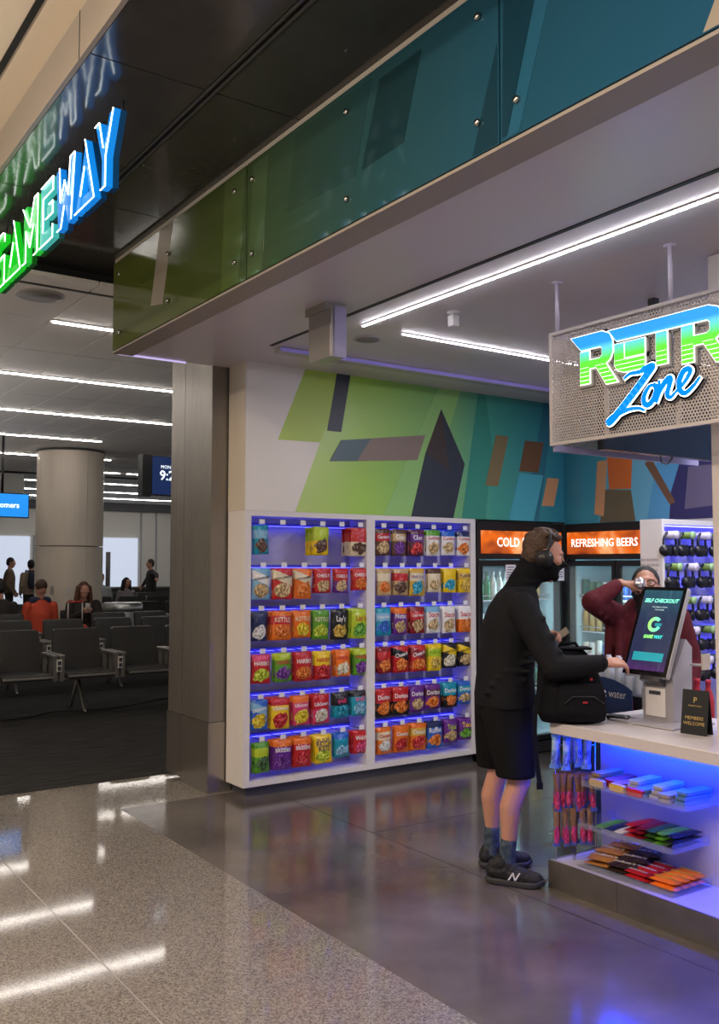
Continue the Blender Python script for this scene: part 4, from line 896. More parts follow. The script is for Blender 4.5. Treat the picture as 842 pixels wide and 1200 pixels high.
# script word: brush strokes of varying width
def stroke(pts, wd):
    P_ = [Vector(p) for p in pts]; Lp, Rp = [], []
    for k, p in enumerate(P_):
        d = (P_[min(k+1, len(P_)-1)]-P_[max(k-1, 0)]).normalized(); n_ = Vector((-d.y, d.x)); h = (wd[k] if isinstance(wd, list) else wd)/2
        Lp.append(tuple(p+n_*h)); Rp.append(tuple(p-n_*h))
    return Lp+Rp[::-1]
def smooth(pts, n=5):
    out = []
    for k in range(len(pts)-1):
        p0, p1, p2, p3 = [Vector(pts[max(0, min(len(pts)-1, q))]) for q in (k-1, k, k+1, k+2)]
        for j in range(n):
            t = j/n; out.append(tuple(.5*((2*p1)+(p2-p0)*t+(2*p0-5*p1+4*p2-p3)*t*t+(3*p1-p0-3*p2+p3)*t**3)))
    return out+[tuple(pts[-1])]
zb = emis('zone_blue', (.005, .27, 1.0), .6)
strokes = [[(2.735, 2.388), (2.70, 2.405), (2.65, 2.405), (2.585, 2.418), (2.60, 2.395), (2.70, 2.30), (2.80, 2.215), (2.822, 2.205), (2.79, 2.225), (2.72, 2.245), (2.66, 2.245), (2.628, 2.232)],
           [(2.575, 2.335), (2.60, 2.33), (2.625, 2.295), (2.625, 2.262), (2.605, 2.252), (2.58, 2.27), (2.562, 2.31), (2.572, 2.335), (2.55, 2.325)],
           [(2.545, 2.35), (2.55, 2.31), (2.565, 2.262), (2.54, 2.31), (2.50, 2.35), (2.488, 2.34), (2.505, 2.285), (2.49, 2.268), (2.465, 2.285)],
           [(2.465, 2.285), (2.42, 2.32), (2.39, 2.36), (2.40, 2.375), (2.425, 2.365), (2.445, 2.325), (2.44, 2.29), (2.415, 2.275), (2.375, 2.30), (2.345, 2.33)]]
for k, s_ in enumerate(strokes):
    sp = smooth(s_); n_ = len(sp)
    wdt = [.012+.014*math.sin(math.pi*j/(n_-1))+(.010 if k == 0 and .2 < j/n_ < .72 else 0) for j in range(n_)]
    cp = conv(sp)
    def ribbon(extra, d0, d1, nme, m_):
        mb = MB()
        for j in range(n_-1):
            a, c_ = Vector(cp[j]), Vector(cp[j+1]); 
            if (c_-a).length < 1e-5: continue
            d = (c_-a).normalized(); nn = Vector((-d.y, d.x)); h0, h1 = wdt[j]/2+extra, wdt[j+1]/2+extra; e0 = extra if j == 0 else h0*.5; 
            a2, c2 = a-d*e0, c_+d*(h1*.5)
            mb.prism([tuple(a2+nn*h0), tuple(c2+nn*h1), tuple(c2-nn*h1), tuple(a2-nn*h0)], (0, 0, 0), (0, 1, 0), (0, 0, 1), (-1, 0, 0), d0, d1)
        return mb.build(nme, m_, o)
    ribbon(.014, .004+.0001*k, .012, 'letter_backer', backm); ribbon(.0038, .0125+.0001*k, .0195, 'letter_outline', wg); ribbon(0, .02, .0235+.0001*k, 'letter_face', zb)
# television behind the sign
o = thing('television', 'black television hung behind the mesh sign', 'television', (3.99, 3.05, 2.12))
box('screen_body', mat('tv_black', (.008, .008, .012), .25), (-.43, .46, 0, .045, 0, .52), o, .004)
box('wall_bracket', mat('tv_bracket', (.05, .05, .06), .4), (-.02, .02, .01, .05, .52, ZC-2.12), o)
MB().tube([(.05, .04, .0), (.07, .05, -.03), (.12, .05, -.035), (.15, .04, 0)], .004, 6).build('cable', mat('tv_bracket'), o)

# ================================================================== GLOWING LETTERS UNDER THE BLACK CEILING
sx_ = 1.333
def letter(nm_, polys, lab, face, outline, y1, y0, extra=()):
    """polys: outline in unit box, u to the right (towards -Y), v up"""
    o = thing('channel_letter', lab, 'sign letter', (sx_, (y0+y1)/2, 3.175), group='glowing letters below the black ceiling')
    wv = (y1-y0); hv = .31
    cv = lambda p: ((p[0]-.5)*wv, p[1]*hv)
    for pts in polys:
        MB().prism([cv(p) for p in pts], (0, 0, 0), (0, -1, 0), (0, 0, 1), (-1, 0, 0), -.028, 0).build('letter_face', face, o)
        MB().prism([cv(p) for p in pts], (0, 0, 0), (0, -1, 0), (0, 0, 1), (-1, 0, 0), -.055, -.029).build('letter_return', mat('return_'+face.name, tuple(v*.5 for v in face.node_tree.nodes['Principled BSDF'].inputs['Base Color'].default_value[:3]), .4), o)
    for line in outline:
        MB().tube([(-.006, -cv(p)[0], cv(p)[1]) for p in line], .0026, 6).build('neon_line', emis('neon_white', (.92, 1.0, .95), 4), o)
    for q in (.25, .75): MB().cyl((.06, (q-.5)*wv*.8, hv*.9), (.06, (q-.5)*wv*.8, ZB-3.175), .006, n=6).build('hanger', mat('tv_bracket'), o)
    return o
def glow(n_, c_, s_=1.0): return mat(n_, tuple(v*.6 for v in c_), .35, emit=c_, es=s_)
GA, GB = glow('letter_green', (.01, .62, .02), .45), glow('letter_green2', (.02, .55, .05), .45)
TE = glow('letter_teal', (.06, .50, .45), .45); BL = glow('letter_blue', (.005, .22, .75), .5); BL2 = glow('letter_blue2', (.005, .26, .85), .5)
Apoly = [[(0, 0), (.55, 1), (.98, .02), (.80, .0), (.55, .62), (.30, .14), (.80, .14), (.80, 0)]]
Ab = [[(0, 0), (.5, 1), (1, 0), (.80, 0), (.50, .66), (.20, 0)], [(.28, 0), (.80, 0), (.74, .17), (.35, .17)]]
Aout = [[(.5, 1), (1, 0), (0, 0)], [(.30, .2), (.5, .6)]]
letter('A', Ab, 'bright green glowing letter A beside the G', GA, Aout, 5.50, 5.19)
letter('G', [[(1, .95), (.85, 1), (.3, 1), (.05, .8), (0, .5), (.1, .1), (.35, 0), (1, 0), (1, .55), (.55, .55), (.55, .38), (.72, .38), (.72, .2), (.4, .2), (.28, .35), (.28, .65), (.4, .8), (1, .8)]], 'green glowing letter G cut by the left edge', GA, [[(1, .8), (1, .95), (.85, 1), (.3, 1)], [(.55, .55), (1, .55), (1, 0), (.35, 0)]], 5.86, 5.535)
letter('M', [[(0, 0), (0, 1), (.22, 1), (.5, .55), (.78, 1), (1, 1), (1, 0), (.76, 0), (.76, .55), (.5, .2), (.24, .55), (.24, 0)]], 'green glowing letter M', GB, [[(0, 1), (.5, .55), (.78, 1), (1, 1), (1, 0), (.76, 0)], [(0, 0), (.24, 0), (.24, .55), (.5, .2), (.74, .55)]], 5.15, 4.865)
letter('E', [[(0, 0), (0, 1), (1, 1), (1, .78), (.28, .78), (.28, .22), (1, .22), (1, 0)], [(.48, .40), (.48, .60), (1, .60), (1, .40)]], 'teal glowing letter E between the green and blue letters', TE, [[(.1, 1), (1, 1), (1, .78), (.28, .78), (.28, .22)], [(1, .22), (1, 0), (0, 0)], [(.48, .40), (1, .40), (1, .6), (.7, .6)]], 4.83, 4.60)
letter('W', [[(0, 1), (.22, 1), (.30, .42), (.5, .72), (.70, .42), (.78, 1), (1, 1), (.86, 0), (.66, 0), (.5, .32), (.34, 0), (.14, 0)]], 'blue glowing letter W', BL, [[(.22, 1), (.30, .42), (.5, .72), (.70, .42), (.78, 1), (1, 1), (.86, 0)], [(.14, 0), (.34, 0), (.5, .32)]], 4.565, 4.265)
letter('A', Ab, 'blue glowing letter A next to the last letter', BL2, Aout, 4.255, 3.985)
letter('Y', [[(0, 1), (.25, 1), (.48, .58), (.74, 1), (1, 1), (.62, .42), (.62, 0), (.36, 0), (.36, .42)]], 'blue glowing letter Y, last of the hanging word', BL2, [[(0, 1), (.25, 1), (.48, .58)], [(1, 1), (.62, .42), (.62, 0), (.36, 0)]], 3.985, 3.755)
# ================================================================== PEOPLE IN THE SHOP
skin = mat('skin', (.52, .26, .19), .5, spec=.3); skin2 = mat('skin_tan', (.34, .17, .115), .5, spec=.3)
blackc = mat('cloth_black', (.006, .006, .008), .8, noise=(60, .3, (.011, .011, .014)), bump=(9, .35), spec=.2)
shortc = mat('cloth_shorts', (.007, .007, .008), .85, bump=(8, .3), spec=.15)
def hand(wrist, tip_dir, palm_n, thumb_side, size=1.0, curl=(25, 30, 25), spread=.0, thumb=35):
    """five fingers: palm from the wrist along tip_dir; palm_n is the way the palm faces; thumb_side points to the thumb edge"""
    w0 = Vector(wrist); d = Vector(tip_dir).normalized(); n = Vector(palm_n); n = (n-d*n.dot(d)).normalized(); t = Vector(thumb_side); t = (t-d*t.dot(d)-n*t.dot(n)).normalized()
    pr = []
    k0 = w0+d*.085*size
    pr.append(cap(w0, .024*size, w0+d*.03*size, .030*size, flat=.62, side=n))
    for q in (-.027, -.009, .009, .027): pr.append(cap(w0+d*.02*size+t*q*.7*size, .0145*size, k0+t*q*size, .0115*size, n=10))
    for q, L in zip((.027, .009, -.009, -.027), (.072, .080, .075, .060)):
        p = k0+t*q*size; ang = 0; r_ = .0095*size
        for sgm, c_ in zip((.45, .32, .23), curl):
            ang += c_; dd = (d*math.cos(R(ang))+n*math.sin(R(ang))+t*spread*q*8).normalized(); p2 = p+dd*L*sgm*size
            pr.append(cap(p, r_, p2, r_*.9, n=10)); p = p2; r_ *= .9
    p = w0+d*.022*size+t*.024*size; r_ = .0135*size; a = R(thumb)
    for L, extra in ((.042, 0), (.034, -10), (.026, -22)):
        aa = a+R(extra); dd = (d*math.cos(aa)+t*math.sin(aa)*.8+n*.35).normalized(); p2 = p+dd*L*size; pr.append(cap(p, r_, p2, r_*.88, n=10)); p = p2; r_ *= .88
    return pr
def head(c, pt, f=1.0):
    """c: centre of the skull, pt: pitch (nose down positive). returns shapes and a local->body transform"""
    M = Matrix.Translation(Vector(c))@Matrix.Rotation(pt, 4, 'Y')
    T = lambda p: tuple(M@Vector(p))
    pr = [ell(c, (.098*f, .077*f, .108*f), (0, pt, 0)), ell(T((.022*f, 0, -.058*f)), (.074*f, .062*f, .075*f), (0, pt, 0)),
          cap(T((.066*f, 0, -.112*f)), .024*f, T((.05*f, 0, -.09*f)), .036*f), ell(T((.082*f, 0, .022*f)), (.022*f, .052*f, .016*f), (0, pt, 0)),
          cap(T((.094*f, 0, .012*f)), .009*f, T((.118*f, 0, -.030*f)), .0125*f), cap(T((.106*f, -.011*f, -.034*f)), .008*f, T((.106*f, .011*f, -.034*f)), .008*f),
          cap(T((.094*f, -.02*f, -.070*f)), .008*f, T((.094*f, .02*f, -.070*f)), .008*f), cap(T((.091*f, -.017*f, -.081*f)), .009*f, T((.091*f, .017*f, -.081*f)), .009*f)]
    for s in (-1, 1):
        pr.append(ell(T((-.008*f, s*.079*f, -.012*f)), (.019*f, .009*f, .031*f), (0, pt, s*.3))); pr.append(ell(T((.070*f, s*.045*f, -.022*f)), (.028*f, .024*f, .022*f), (0, pt, 0)))
    return pr, T, M
def eyes(T, f, parent, lidm=None):
    for s in (-1, 1):
        e = MB().ball(T((.083*f, s*.032*f, 0)), .0095*f).build('eye', mat('eye_white', (.65, .62, .60), .2), parent); MB().ball(T((.0905*f, s*.032*f, 0)), .005*f, 8, 6).build('iris', mat('iris_dark', (.03, .02, .015), .2), e)
def shoe(root, heel, toe, mU, mS, logo=False):
    """toe/heel on the ground in the body's frame"""
    h, t_ = Vector(heel), Vector(toe); d = (t_-h).normalized(); L = (t_-h).length; Z = Vector((0, 0, 1))
    P = lambda a, z: tuple(h+d*a*L+Z*z)
    up_ = fuse('shoe', [cap(P(.13, .060), .040, P(.34, .062), .044), cap(P(.34, .055), .043, P(.62, .046), .042), cap(P(.62, .042), .042, P(.86, .036), .034), cap(P(.14, .085), .034, P(.26, .100), .042), cap(P(.28, .095), .038, P(.48, .066), .036)], mU, root, .005, 3)
    sd = d.cross(Z)
    pts = []
    for a, wd in ((0, .022), (.04, .034), (.15, .038), (.35, .036), (.55, .040), (.72, .047), (.86, .041), (.96, .026), (1.0, .010)): pts.append((a, wd))
    pl = [(a*L, wd) for a, wd in pts]+[(a*L, -wd) for a, wd in reversed(pts)]
    mb = MB(); rs = []
    for z, g in ((.0, .94), (.008, 1.0), (.024, 1.02), (.030, .97)):
        rs.append([tuple(h+d*(L/2+(a-L/2)*g)+sd*wd*g+Z*(z+(.012 if a > L*.9 else (.004 if a < L*.06 else 0)))) for a, wd in pl])
    mb.loft(rs); mb.build('sole', mS, up_)
    lc = MB()
    for k in range(4): lc.tube([P(.36+k*.055, .122-k*.012), tuple(h+d*(.38+k*.055)*L+Z*(.118-k*.012)+sd*.02), tuple(h+d*(.36+k*.055)*L+Z*(.10-k*.012)+sd*.035)], .0028, 6)
    lc.build('laces', mat('lace_black', (.02, .02, .022), .7), up_)
    if logo:
        sd2 = sd if sd.y < 0 else -sd
        o_ = h+d*.40*L+sd2*.0455+Z*.036
        lw = .007
        polys = [[(0, 0), (lw*1.3, 0), (.022+lw, .036), (.022, .036)], [(.020, .036), (.020+lw*1.2, .036), (.032+lw, .0), (.032, 0)], [(.032, 0), (.032+lw*1.2, 0), (.060, .036), (.052, .036)]]
        lb = MB()
        for pl_ in polys: lb.prism(pl_, o_, d, Z*.95-sd2*.22, sd2, -.004, .003)
        lb.build('logo_letter', mat('logo_reflective', (.62, .62, .64), .3), up_)
    return up_

# ------------------------------------------------------------------ the man at the kiosk
man = thing('person', 'person in black jacket and shorts with face gaiter at the kiosk', 'person', (3.33, 3.50, 0), R(-34.6))
hc = (.185, 0, 1.612); hp_ = R(14)
hd_, HT, HM = head(hc, hp_)
RK, LK = (.035, -.105, .485), (-.035, .112, .485); RA, LA = (-.035, -.112, .095), (-.075, .130, .095)
body = hd_+[cap((.075, 0, 1.42), .058, (.15, 0, 1.54), .054), rings([(-.03, 0, .84, .10, .15), (-.03, 0, .92, .11, .155), (-.01, 0, 1.08, .10, .135), (.02, 0, 1.25, .115, .155), (.045, 0, 1.36, .10, .15), (.06, 0, 1.43, .06, .09)])]
for hip, kn, an, tl, hl in (((-.02, -.085, .86), RK, RA, (.135, -.175, .03), (-.075, -.115, .035)), ((-.03, .085, .86), LK, LA, (.12, .150, .03), (-.09, .128, .035))):
    k_ = Vector(kn); a_ = Vector(an); c_ = k_.lerp(a_, .30)+Vector((-.022, 0, 0))
    body += [cap(hip, .085, kn, .054), cap(kn, .053, tuple(c_), .053), cap(tuple(c_), .053, tuple(k_.lerp(a_, .72)), .036), cap(tuple(k_.lerp(a_, .72)), .036, an, .031), ell((kn[0]+.022, kn[1], kn[2]), (.038, .036, .045)), cap(an, .032, tuple(Vector(tl).lerp(Vector(hl), .25)), .016), cap(an, .032, hl, .022)]
RS, RE, RW = (.055, -.19, 1.345), (.175, -.30, 1.065), (.415, -.275, 1.088)
LS, LE, LW = (.045, .185, 1.345), (.06, .255, 1.085), (.195, .13, 1.165)
for S, E_, W2 in ((RS, RE, RW), (LS, LE, LW)): body += [cap(S, .052, E_, .042), cap(E_, .041, W2, .027)]
body += hand(RW, (.97, .12, .02), (.15, .45, -.9), (.1, .9, .45), 1.02, (30, 34, 24), .25)
body += hand(LW, (.80, -.35, .42), (.5, -.7, -.45), (.3, -.1, .9), .95, (48, 55, 35), .1, 30)
fuse('body', body, skin, man, .0062, 3)
eyes(HT, 1.0, man)
jk = [rings([(-.012, 0, .845, .152, .190), (-.014, 0, .90, .154, .190), (-.012, 0, 1.0, .145, .180), (.002, 0, 1.12, .142, .178), (.018, 0, 1.25, .146, .188), (.035, 0, 1.34, .130, .195), (.052, 0, 1.40, .105, .165), (.065, 0, 1.445, .080, .105)], 22),
      cap((.05, -.165, 1.345), .078, RE, .060), cap(RE, .062, (.28, -.295, 1.07), .057), cap((.28, -.295, 1.07), .057, (.398, -.279, 1.086), .043), cap((.04, .165, 1.345), .078, LE, .060), cap(LE, .060, (.175, .145, 1.155), .042), cap((.02, -.10, 1.36), .075, (.02, .10, 1.36), .075),
      rings([(.062, 0, 1.43, .078, .085), (.085, 0, 1.47, .075, .078), (.10, 0, 1.50, .076, .076)], 18)]
for q in range(7):   # folds across the waist and the sleeve
    jk.append(cap((-.13+.03*q, -.168+.008*abs(q-3), .93+.035*q), .014, (.02+.02*q, -.176+.006*abs(q-3), .90+.045*q), .010, n=8))
for q in (.25, .55, .8): jk.append(cap(tuple(Vector(RS).lerp(Vector(RE), q)+Vector((.05, -.03, .02))), .018, tuple(Vector(RS).lerp(Vector(RE), q)+Vector((-.03, -.04, -.03))), .014, n=8))
jk_o = fuse('jacket', jk, blackc, man, .0085, 4)
MB().tube([(.412, -.276+.040*math.cos(a), 1.087+.040*math.sin(a)) for a in [R(30*k) for k in range(13)]], .004, 6).build('cuff', blackc, jk_o)
def leg_short(cx0, cy, cx1, cy1): return rings([(cx0, cy, .90, .128, .10), (cx0, cy, .80, .128, .10), (cx0*.5+cx1*.5, (cy+cy1)/2, .66, .115, .098), (cx1, cy1, .54, .098, .086), (cx1, cy1, .515, .098, .086)], 20)
sh_o = fuse('shorts', [leg_short(-.012, -.080, .018, -.118), leg_short(-.030, .080, -.045, .125), rings([(-.015, 0, .80, .14, .175), (-.015, 0, .90, .145, .18)], 20)], shortc, man, .009, 3)
fuse('face_gaiter', [cap((.078, 0, 1.455), .076, (.125, 0, 1.52), .078), ell(HT((.018, 0, -.062)), (.088, .078, .080), (0, hp_, 0)), cap(HT((.05, 0, -.04)), .062, HT((.122, 0, -.026)), .016), cap(HT((.05, 0, -.09)), .05, HT((.085, 0, -.10)), .026), cap(HT((-.05, 0, -.07)), .06, HT((.01, 0, -.03)), .066), rings([(.06, 0, 1.425, .092, .105), (.075, 0, 1.455, .082, .09), (.09, 0, 1.475, .086, .09)], 18)], mat('gaiter_black', (.006, .006, .008), .85, bump=(14, .3), spec=.15), man, .006, 3)
hr = [ell(HT((-.022, 0, .032)), (.092, .080, .088), (0, hp_, 0)), ell(HT((-.050, 0, -.015)), (.056, .074, .075), (0, hp_, 0)), cap(HT((.045, -.03, .095)), .022, HT((.045, .03, .095)), .022)]
for k in range(46):
    a = random.uniform(0, 2*math.pi); e_ = random.uniform(.45, 1.5); p = Vector((-.010+.098*math.cos(a)*math.cos(e_), .080*math.sin(a)*math.cos(e_), .022+.100*math.sin(e_)))
    if p.x > .035 and p.z < .085: continue
    hr.append(cap(HT(p), .016, HT(p+Vector((.018, random.uniform(-.012, .012), .008))), .009, n=8))
fuse('hair', hr, mat('hair_brown', (.040, .020, .012), .6, noise=(45, .3, (.085, .045, .026)), bump=(60, .6)), man, .005, 1)
sk = mat('sock_navy', (.025, .045, .075), .9, noise=(40, .1, (.07, .09, .12)))
for an, kn in ((RA, RK), (LA, LK)):
    a_, k_ = Vector(an), Vector(kn)
    fuse('sock', [cap(tuple(a_+Vector((.01, 0, -.02))), .042, tuple(a_.lerp(k_, .20)), .040), cap(tuple(a_.lerp(k_, .20)), .041, tuple(a_.lerp(k_, .26)), .041)], sk, man, .006, 2)
su, so = mat('shoe_black', (.010, .010, .012), .6, bump=(60, .3)), mat('sole_grey', (.035, .034, .036), .6)
shoe(man, (-.125, -.088, 0), (.145, -.185, 0), su, so, True); shoe(man, (-.130, .124, 0), (.145, .153, 0), su, so)
# headphones worn over the hair
h = thing('headphones', 'black over-ear headphones worn by the person in black', 'headphones', (3.33, 3.50, 0), R(-34.6))
hbm = mat('worn_headphone', (.015, .014, .016), .35)
bd = [HT((.004, .094*math.cos(a), .012+.112*math.sin(a))) for a in [R(-5+k*10) for k in range(20)]]
MB().tube(bd, .0085, 8).build('headband', hbm, h); MB().tube(bd[5:15], .0115, 8).build('band_pad', mat('band_pad', (.06, .055, .05), .5), h)
for s in (-1, 1):
    q = MB().cyl(HT((.0, s*.078, -.025)), HT((-.002, s*.116, -.028)), .043, .036, n=20).build('ear_cup', hbm, h); MB().cyl(HT((.0, s*.070, -.025)), HT((0, s*.088, -.026)), .045, n=20).build('ear_pad', mat('pad_black'), q)
# card in the far hand
Mz = Matrix.Translation((3.33, 3.50, 0))@Matrix.Rotation(R(-34.6), 4, 'Z')
o = tag(MB().box(-.03, .045, -.001, .001, -.02, .02).build('payment_card', mat('card_tan', (.42, .36, .28), .4)), 'small pale card held in the far hand of the person in black', 'card')
o.matrix_world = Mz@Matrix.Translation((.292, .088, 1.195))@Matrix.Rotation(R(-35), 4, 'Y')@Matrix.Rotation(R(20), 4, 'X')

# ------------------------------------------------------------------ backpack on the counter
bpk = mat('backpack_black', (.006, .006, .009), .8, bump=(18, .3), spec=.15)
o = thing('backpack', 'bulky black backpack standing on the counter end', 'backpack', (3.440, 3.160, .801), R(-34.6))
fuse('main_compartment', [rings([(-.01, .0, .0, .145, .080), (-.01, .0, .04, .165, .095), (-.01, .02, .16, .163, .09), (-.02, .055, .28, .140, .06), (-.03, .07, .335, .105, .045), (-.03, .07, .35, .05, .02)], 24)], bpk, o, .008, 3)
fuse('front_pocket', [rings([(.02, -.092, .015, .11, .026), (.02, -.098, .06, .12, .034), (.02, -.085, .15, .115, .030), (.02, -.066, .19, .10, .02)], 20)], bpk, o, .008, 3)
fuse('side_pocket', [rings([(.115, .0, .02, .030, .05), (.125, .0, .08, .030, .06), (.118, .015, .16, .026, .055)], 16)], bpk, o, .008, 2)
MB().tube([(-.06, .07, .335), (-.04, .07, .37), (.03, .07, .37), (.05, .07, .335)], .009, 8).build('top_handle', bpk, o)
box('flap', bpk, (-.08, .10, .02, .12, .340, .352), o, .005)
sp = smooth([(-.12, .0, .28), (-.18, -.07, .15), (-.205, -.095, 0), (-.20, -.10, -.14), (-.185, -.10, -.27)], 5)
mb = MB()
for a, c_ in zip(sp, sp[1:]):
    a, c_ = Vector(a), Vector(c_); mb.add([a+Vector((-.011, 0, 0)), a+Vector((.011, 0, 0)), c_+Vector((.011, 0, 0)), c_+Vector((-.011, 0, 0)), a+Vector((-.011, .004, 0)), a+Vector((.011, .004, 0)), c_+Vector((.011, .004, 0)), c_+Vector((-.011, .004, 0))], [(0, 1, 2, 3), (7, 6, 5, 4), (0, 3, 7, 4), (1, 5, 6, 2)])
mb.build('dangling_strap', bpk, o)
box('strap_buckle', bpk, (-.200, -.170, -.108, -.092, -.30, -.265), o, .004)
rt_ = mat('red_tab', (.45, .02, .03), .5)
box('zip_tab', rt_, (.015, .038, -.132, -.126, .105, .113), o); box('zip_tab', rt_, (.065, .077, -.075, -.068, .205, .216), o)
MB().tube([(-.07, -.122, .10), (-.03, -.122, .135), (.07, -.122, .135), (.12, -.11, .10)], .003, 6).build('zip', mat('zip_grey', (.05, .05, .06), .4, .5), o)

# ------------------------------------------------------------------ the man drinking
m2 = thing('person', 'person in maroon hoodie and glasses drinking from a can', 'person', (4.55, 3.60, 0), R(-143))
h2 = (.03, .0, 1.435); p2 = R(-12)
hd2, T2, M2 = head(h2, p2, .97)
RS2, RE2, RW2 = (.02, -.185, 1.255), (.28, -.285, 1.345), (.205, -.135, 1.450)
LS2, LE2, LW2 = (.0, .185, 1.255), (-.03, .25, 1.0), (.10, .235, .80)
bd2 = hd2+[cap((.0, 0, 1.28), .058, (.012, 0, 1.37), .055), rings([(0, 0, .78, .11, .155), (0, 0, .95, .12, .15), (0, 0, 1.12, .12, .16), (0, 0, 1.25, .10, .16), (0, 0, 1.32, .06, .09)])]
for s in (-1, 1): bd2 += [cap((0, s*.085, .80), .085, (.02, s*.10, .44), .056), cap((.02, s*.10, .44), .054, (-.01, s*.105, .08), .036), cap((-.02, s*.105, .04), .035, (.15, s*.125, .03), .025)]
for S, E_, W2 in ((RS2, RE2, RW2), (LS2, LE2, LW2)): bd2 += [cap(S, .050, E_, .042), cap(E_, .041, W2, .028)]
bd2 += hand(RW2, (-.10, 1.0, .02), (.0, -.1, .1) if False else (-.25, .2, -.95), (.9, .1, .35), .95, (30, 50, 40), .1, 25)
bd2 += hand(LW2, (.25, 0, -1), (0, -1, 0), (1, 0, 0), .95, (20, 25, 20))
fuse('body', bd2, skin2, m2, .0065, 3)
eyes(T2, .97, m2)
maroon = mat('cloth_maroon', (.105, .016, .024), .8, noise=(30, .3, (.07, .010, .016)), bump=(9, .4), spec=.2)
hood = [rings([(-.01, 0, .70, .15, .205), (-.01, 0, .76, .15, .21), (-.015, 0, .95, .145, .20), (-.01, 0, 1.12, .145, .20), (-.01, 0, 1.24, .125, .20), (-.01, 0, 1.31, .09, .14), (-.02, 0, 1.35, .075, .09)], 22), cap((.01, -.17, 1.25), .078, RE2, .066), cap(RE2, .062, (.240, -.205, 1.400), .050), cap((.240, -.205, 1.400), .051, (.214, -.158, 1.435), .042), cap((0, .17, 1.25), .078, LE2, .062), cap(LE2, .062, LW2, .045), cap((-.07, -.07, 1.30), .06, (-.07, .07, 1.30), .06)]
hood += [cap((.06, -.20, 1.20), .035, (.06, -.22, .80), .03), cap((.10, -.15, 1.22), .026, (.125, -.16, .75), .022), cap((.10, .10, 1.26), .03, (.12, .12, .75), .03)]
for q in (.3, .6, .85): hood.append(cap(tuple(Vector(RS2).lerp(Vector(RE2), q)+Vector((.04, .02, -.05))), .02, tuple(Vector(RS2).lerp(Vector(RE2), q)+Vector((.02, -.04, .03))), .016, n=8))
fuse('hoodie', hood, maroon, m2, .009, 3)
fuse('shirt', [rings([(.045, .01, .72, .122, .115), (.05, .0, .95, .122, .115), (.052, .0, 1.12, .118, .11), (.045, .01, 1.24, .100, .075), (.025, 0, 1.325, .075, .075)], 20)], mat('cloth_charcoal', (.022, .022, .030), .85, bump=(10, .3), spec=.15), m2, .009, 3)
fuse('trousers', [rings([(0, 0, .62, .125, .17), (0, 0, .76, .13, .175)], 18)]+[cap((0, s*.085, .74), .10, (.015, s*.10, .44), .075) for s in (-1, 1)]+[cap((.015, s*.10, .44), .073, (-.005, s*.105, .07), .058) for s in (-1, 1)], mat('cloth_dark', (.018, .018, .022), .85), m2, .011, 3)
for s in (-1, 1): shoe(m2, (-.09, s*.105, 0), (.17, s*.13, 0), su, so)
fuse('beard', [ell(T2((.040, 0, -.090)), (.064, .058, .048), (0, p2, 0)), cap(T2((.085, -.022, -.060)), .013, T2((.085, .022, -.060)), .013), cap(T2((.01, -.07, -.05)), .014, T2((.05, -.05, -.085)), .02), cap(T2((.01, .07, -.05)), .014, T2((.05, .05, -.085)), .02)], mat('beard_black', (.012, .009, .008), .8, bump=(50, .6)), m2, .006, 2)
fuse('hair', [ell(T2((-.018, 0, .026)), (.094, .082, .096), (0, p2, 0)), ell(T2((-.045, 0, -.015)), (.065, .076, .07), (0, p2, 0))], mat('hair_black', (.010, .008, .008), .7, bump=(50, .5)), m2, .006, 2)
gm_ = mat('glasses_frame', (.012, .012, .014), .3)
gl_ = bpy.data.objects.new('glasses', MB().tube([T2((.098, .032+.024*math.cos(a), -.002+.018*math.sin(a))) for a in [R(30*k) for k in range(13)]], .0025, 6).tube([T2((.098, -.032+.024*math.cos(a), -.002+.018*math.sin(a))) for a in [R(30*k) for k in range(13)]], .0025, 6).tube([T2((.100, -.008, 0)), T2((.101, .008, 0))], .002, 6).tube([T2((.096, .056, .004)), T2((.0, .082, .006))], .002, 6).tube([T2((.096, -.056, .004)), T2((.0, -.082, .006))], .002, 6).mesh('glasses', gm_)); COL.objects.link(gl_); gl_.parent = m2
o = thing('drink_can', 'silver can tipped to the mouth of the person in maroon', 'can', (4.55, 3.60, 0), R(-143))
cA, cB = Vector((.150, -.020, 1.415)), Vector((.262, -.030, 1.462))
d_ = (cB-cA).normalized()
MB().tube([cA, cA+d_*.008, cA+d_*.105, cB], [.024, .032, .032, .026], 18).build('can_body', mat('can_silver', (.62, .60, .66), .22, .9), o)
MB().tube([cB-d_*.001, cB+d_*.003], [.025, .022], 18).build('can_base', mat('can_base', (.70, .68, .74), .25, .8), o)
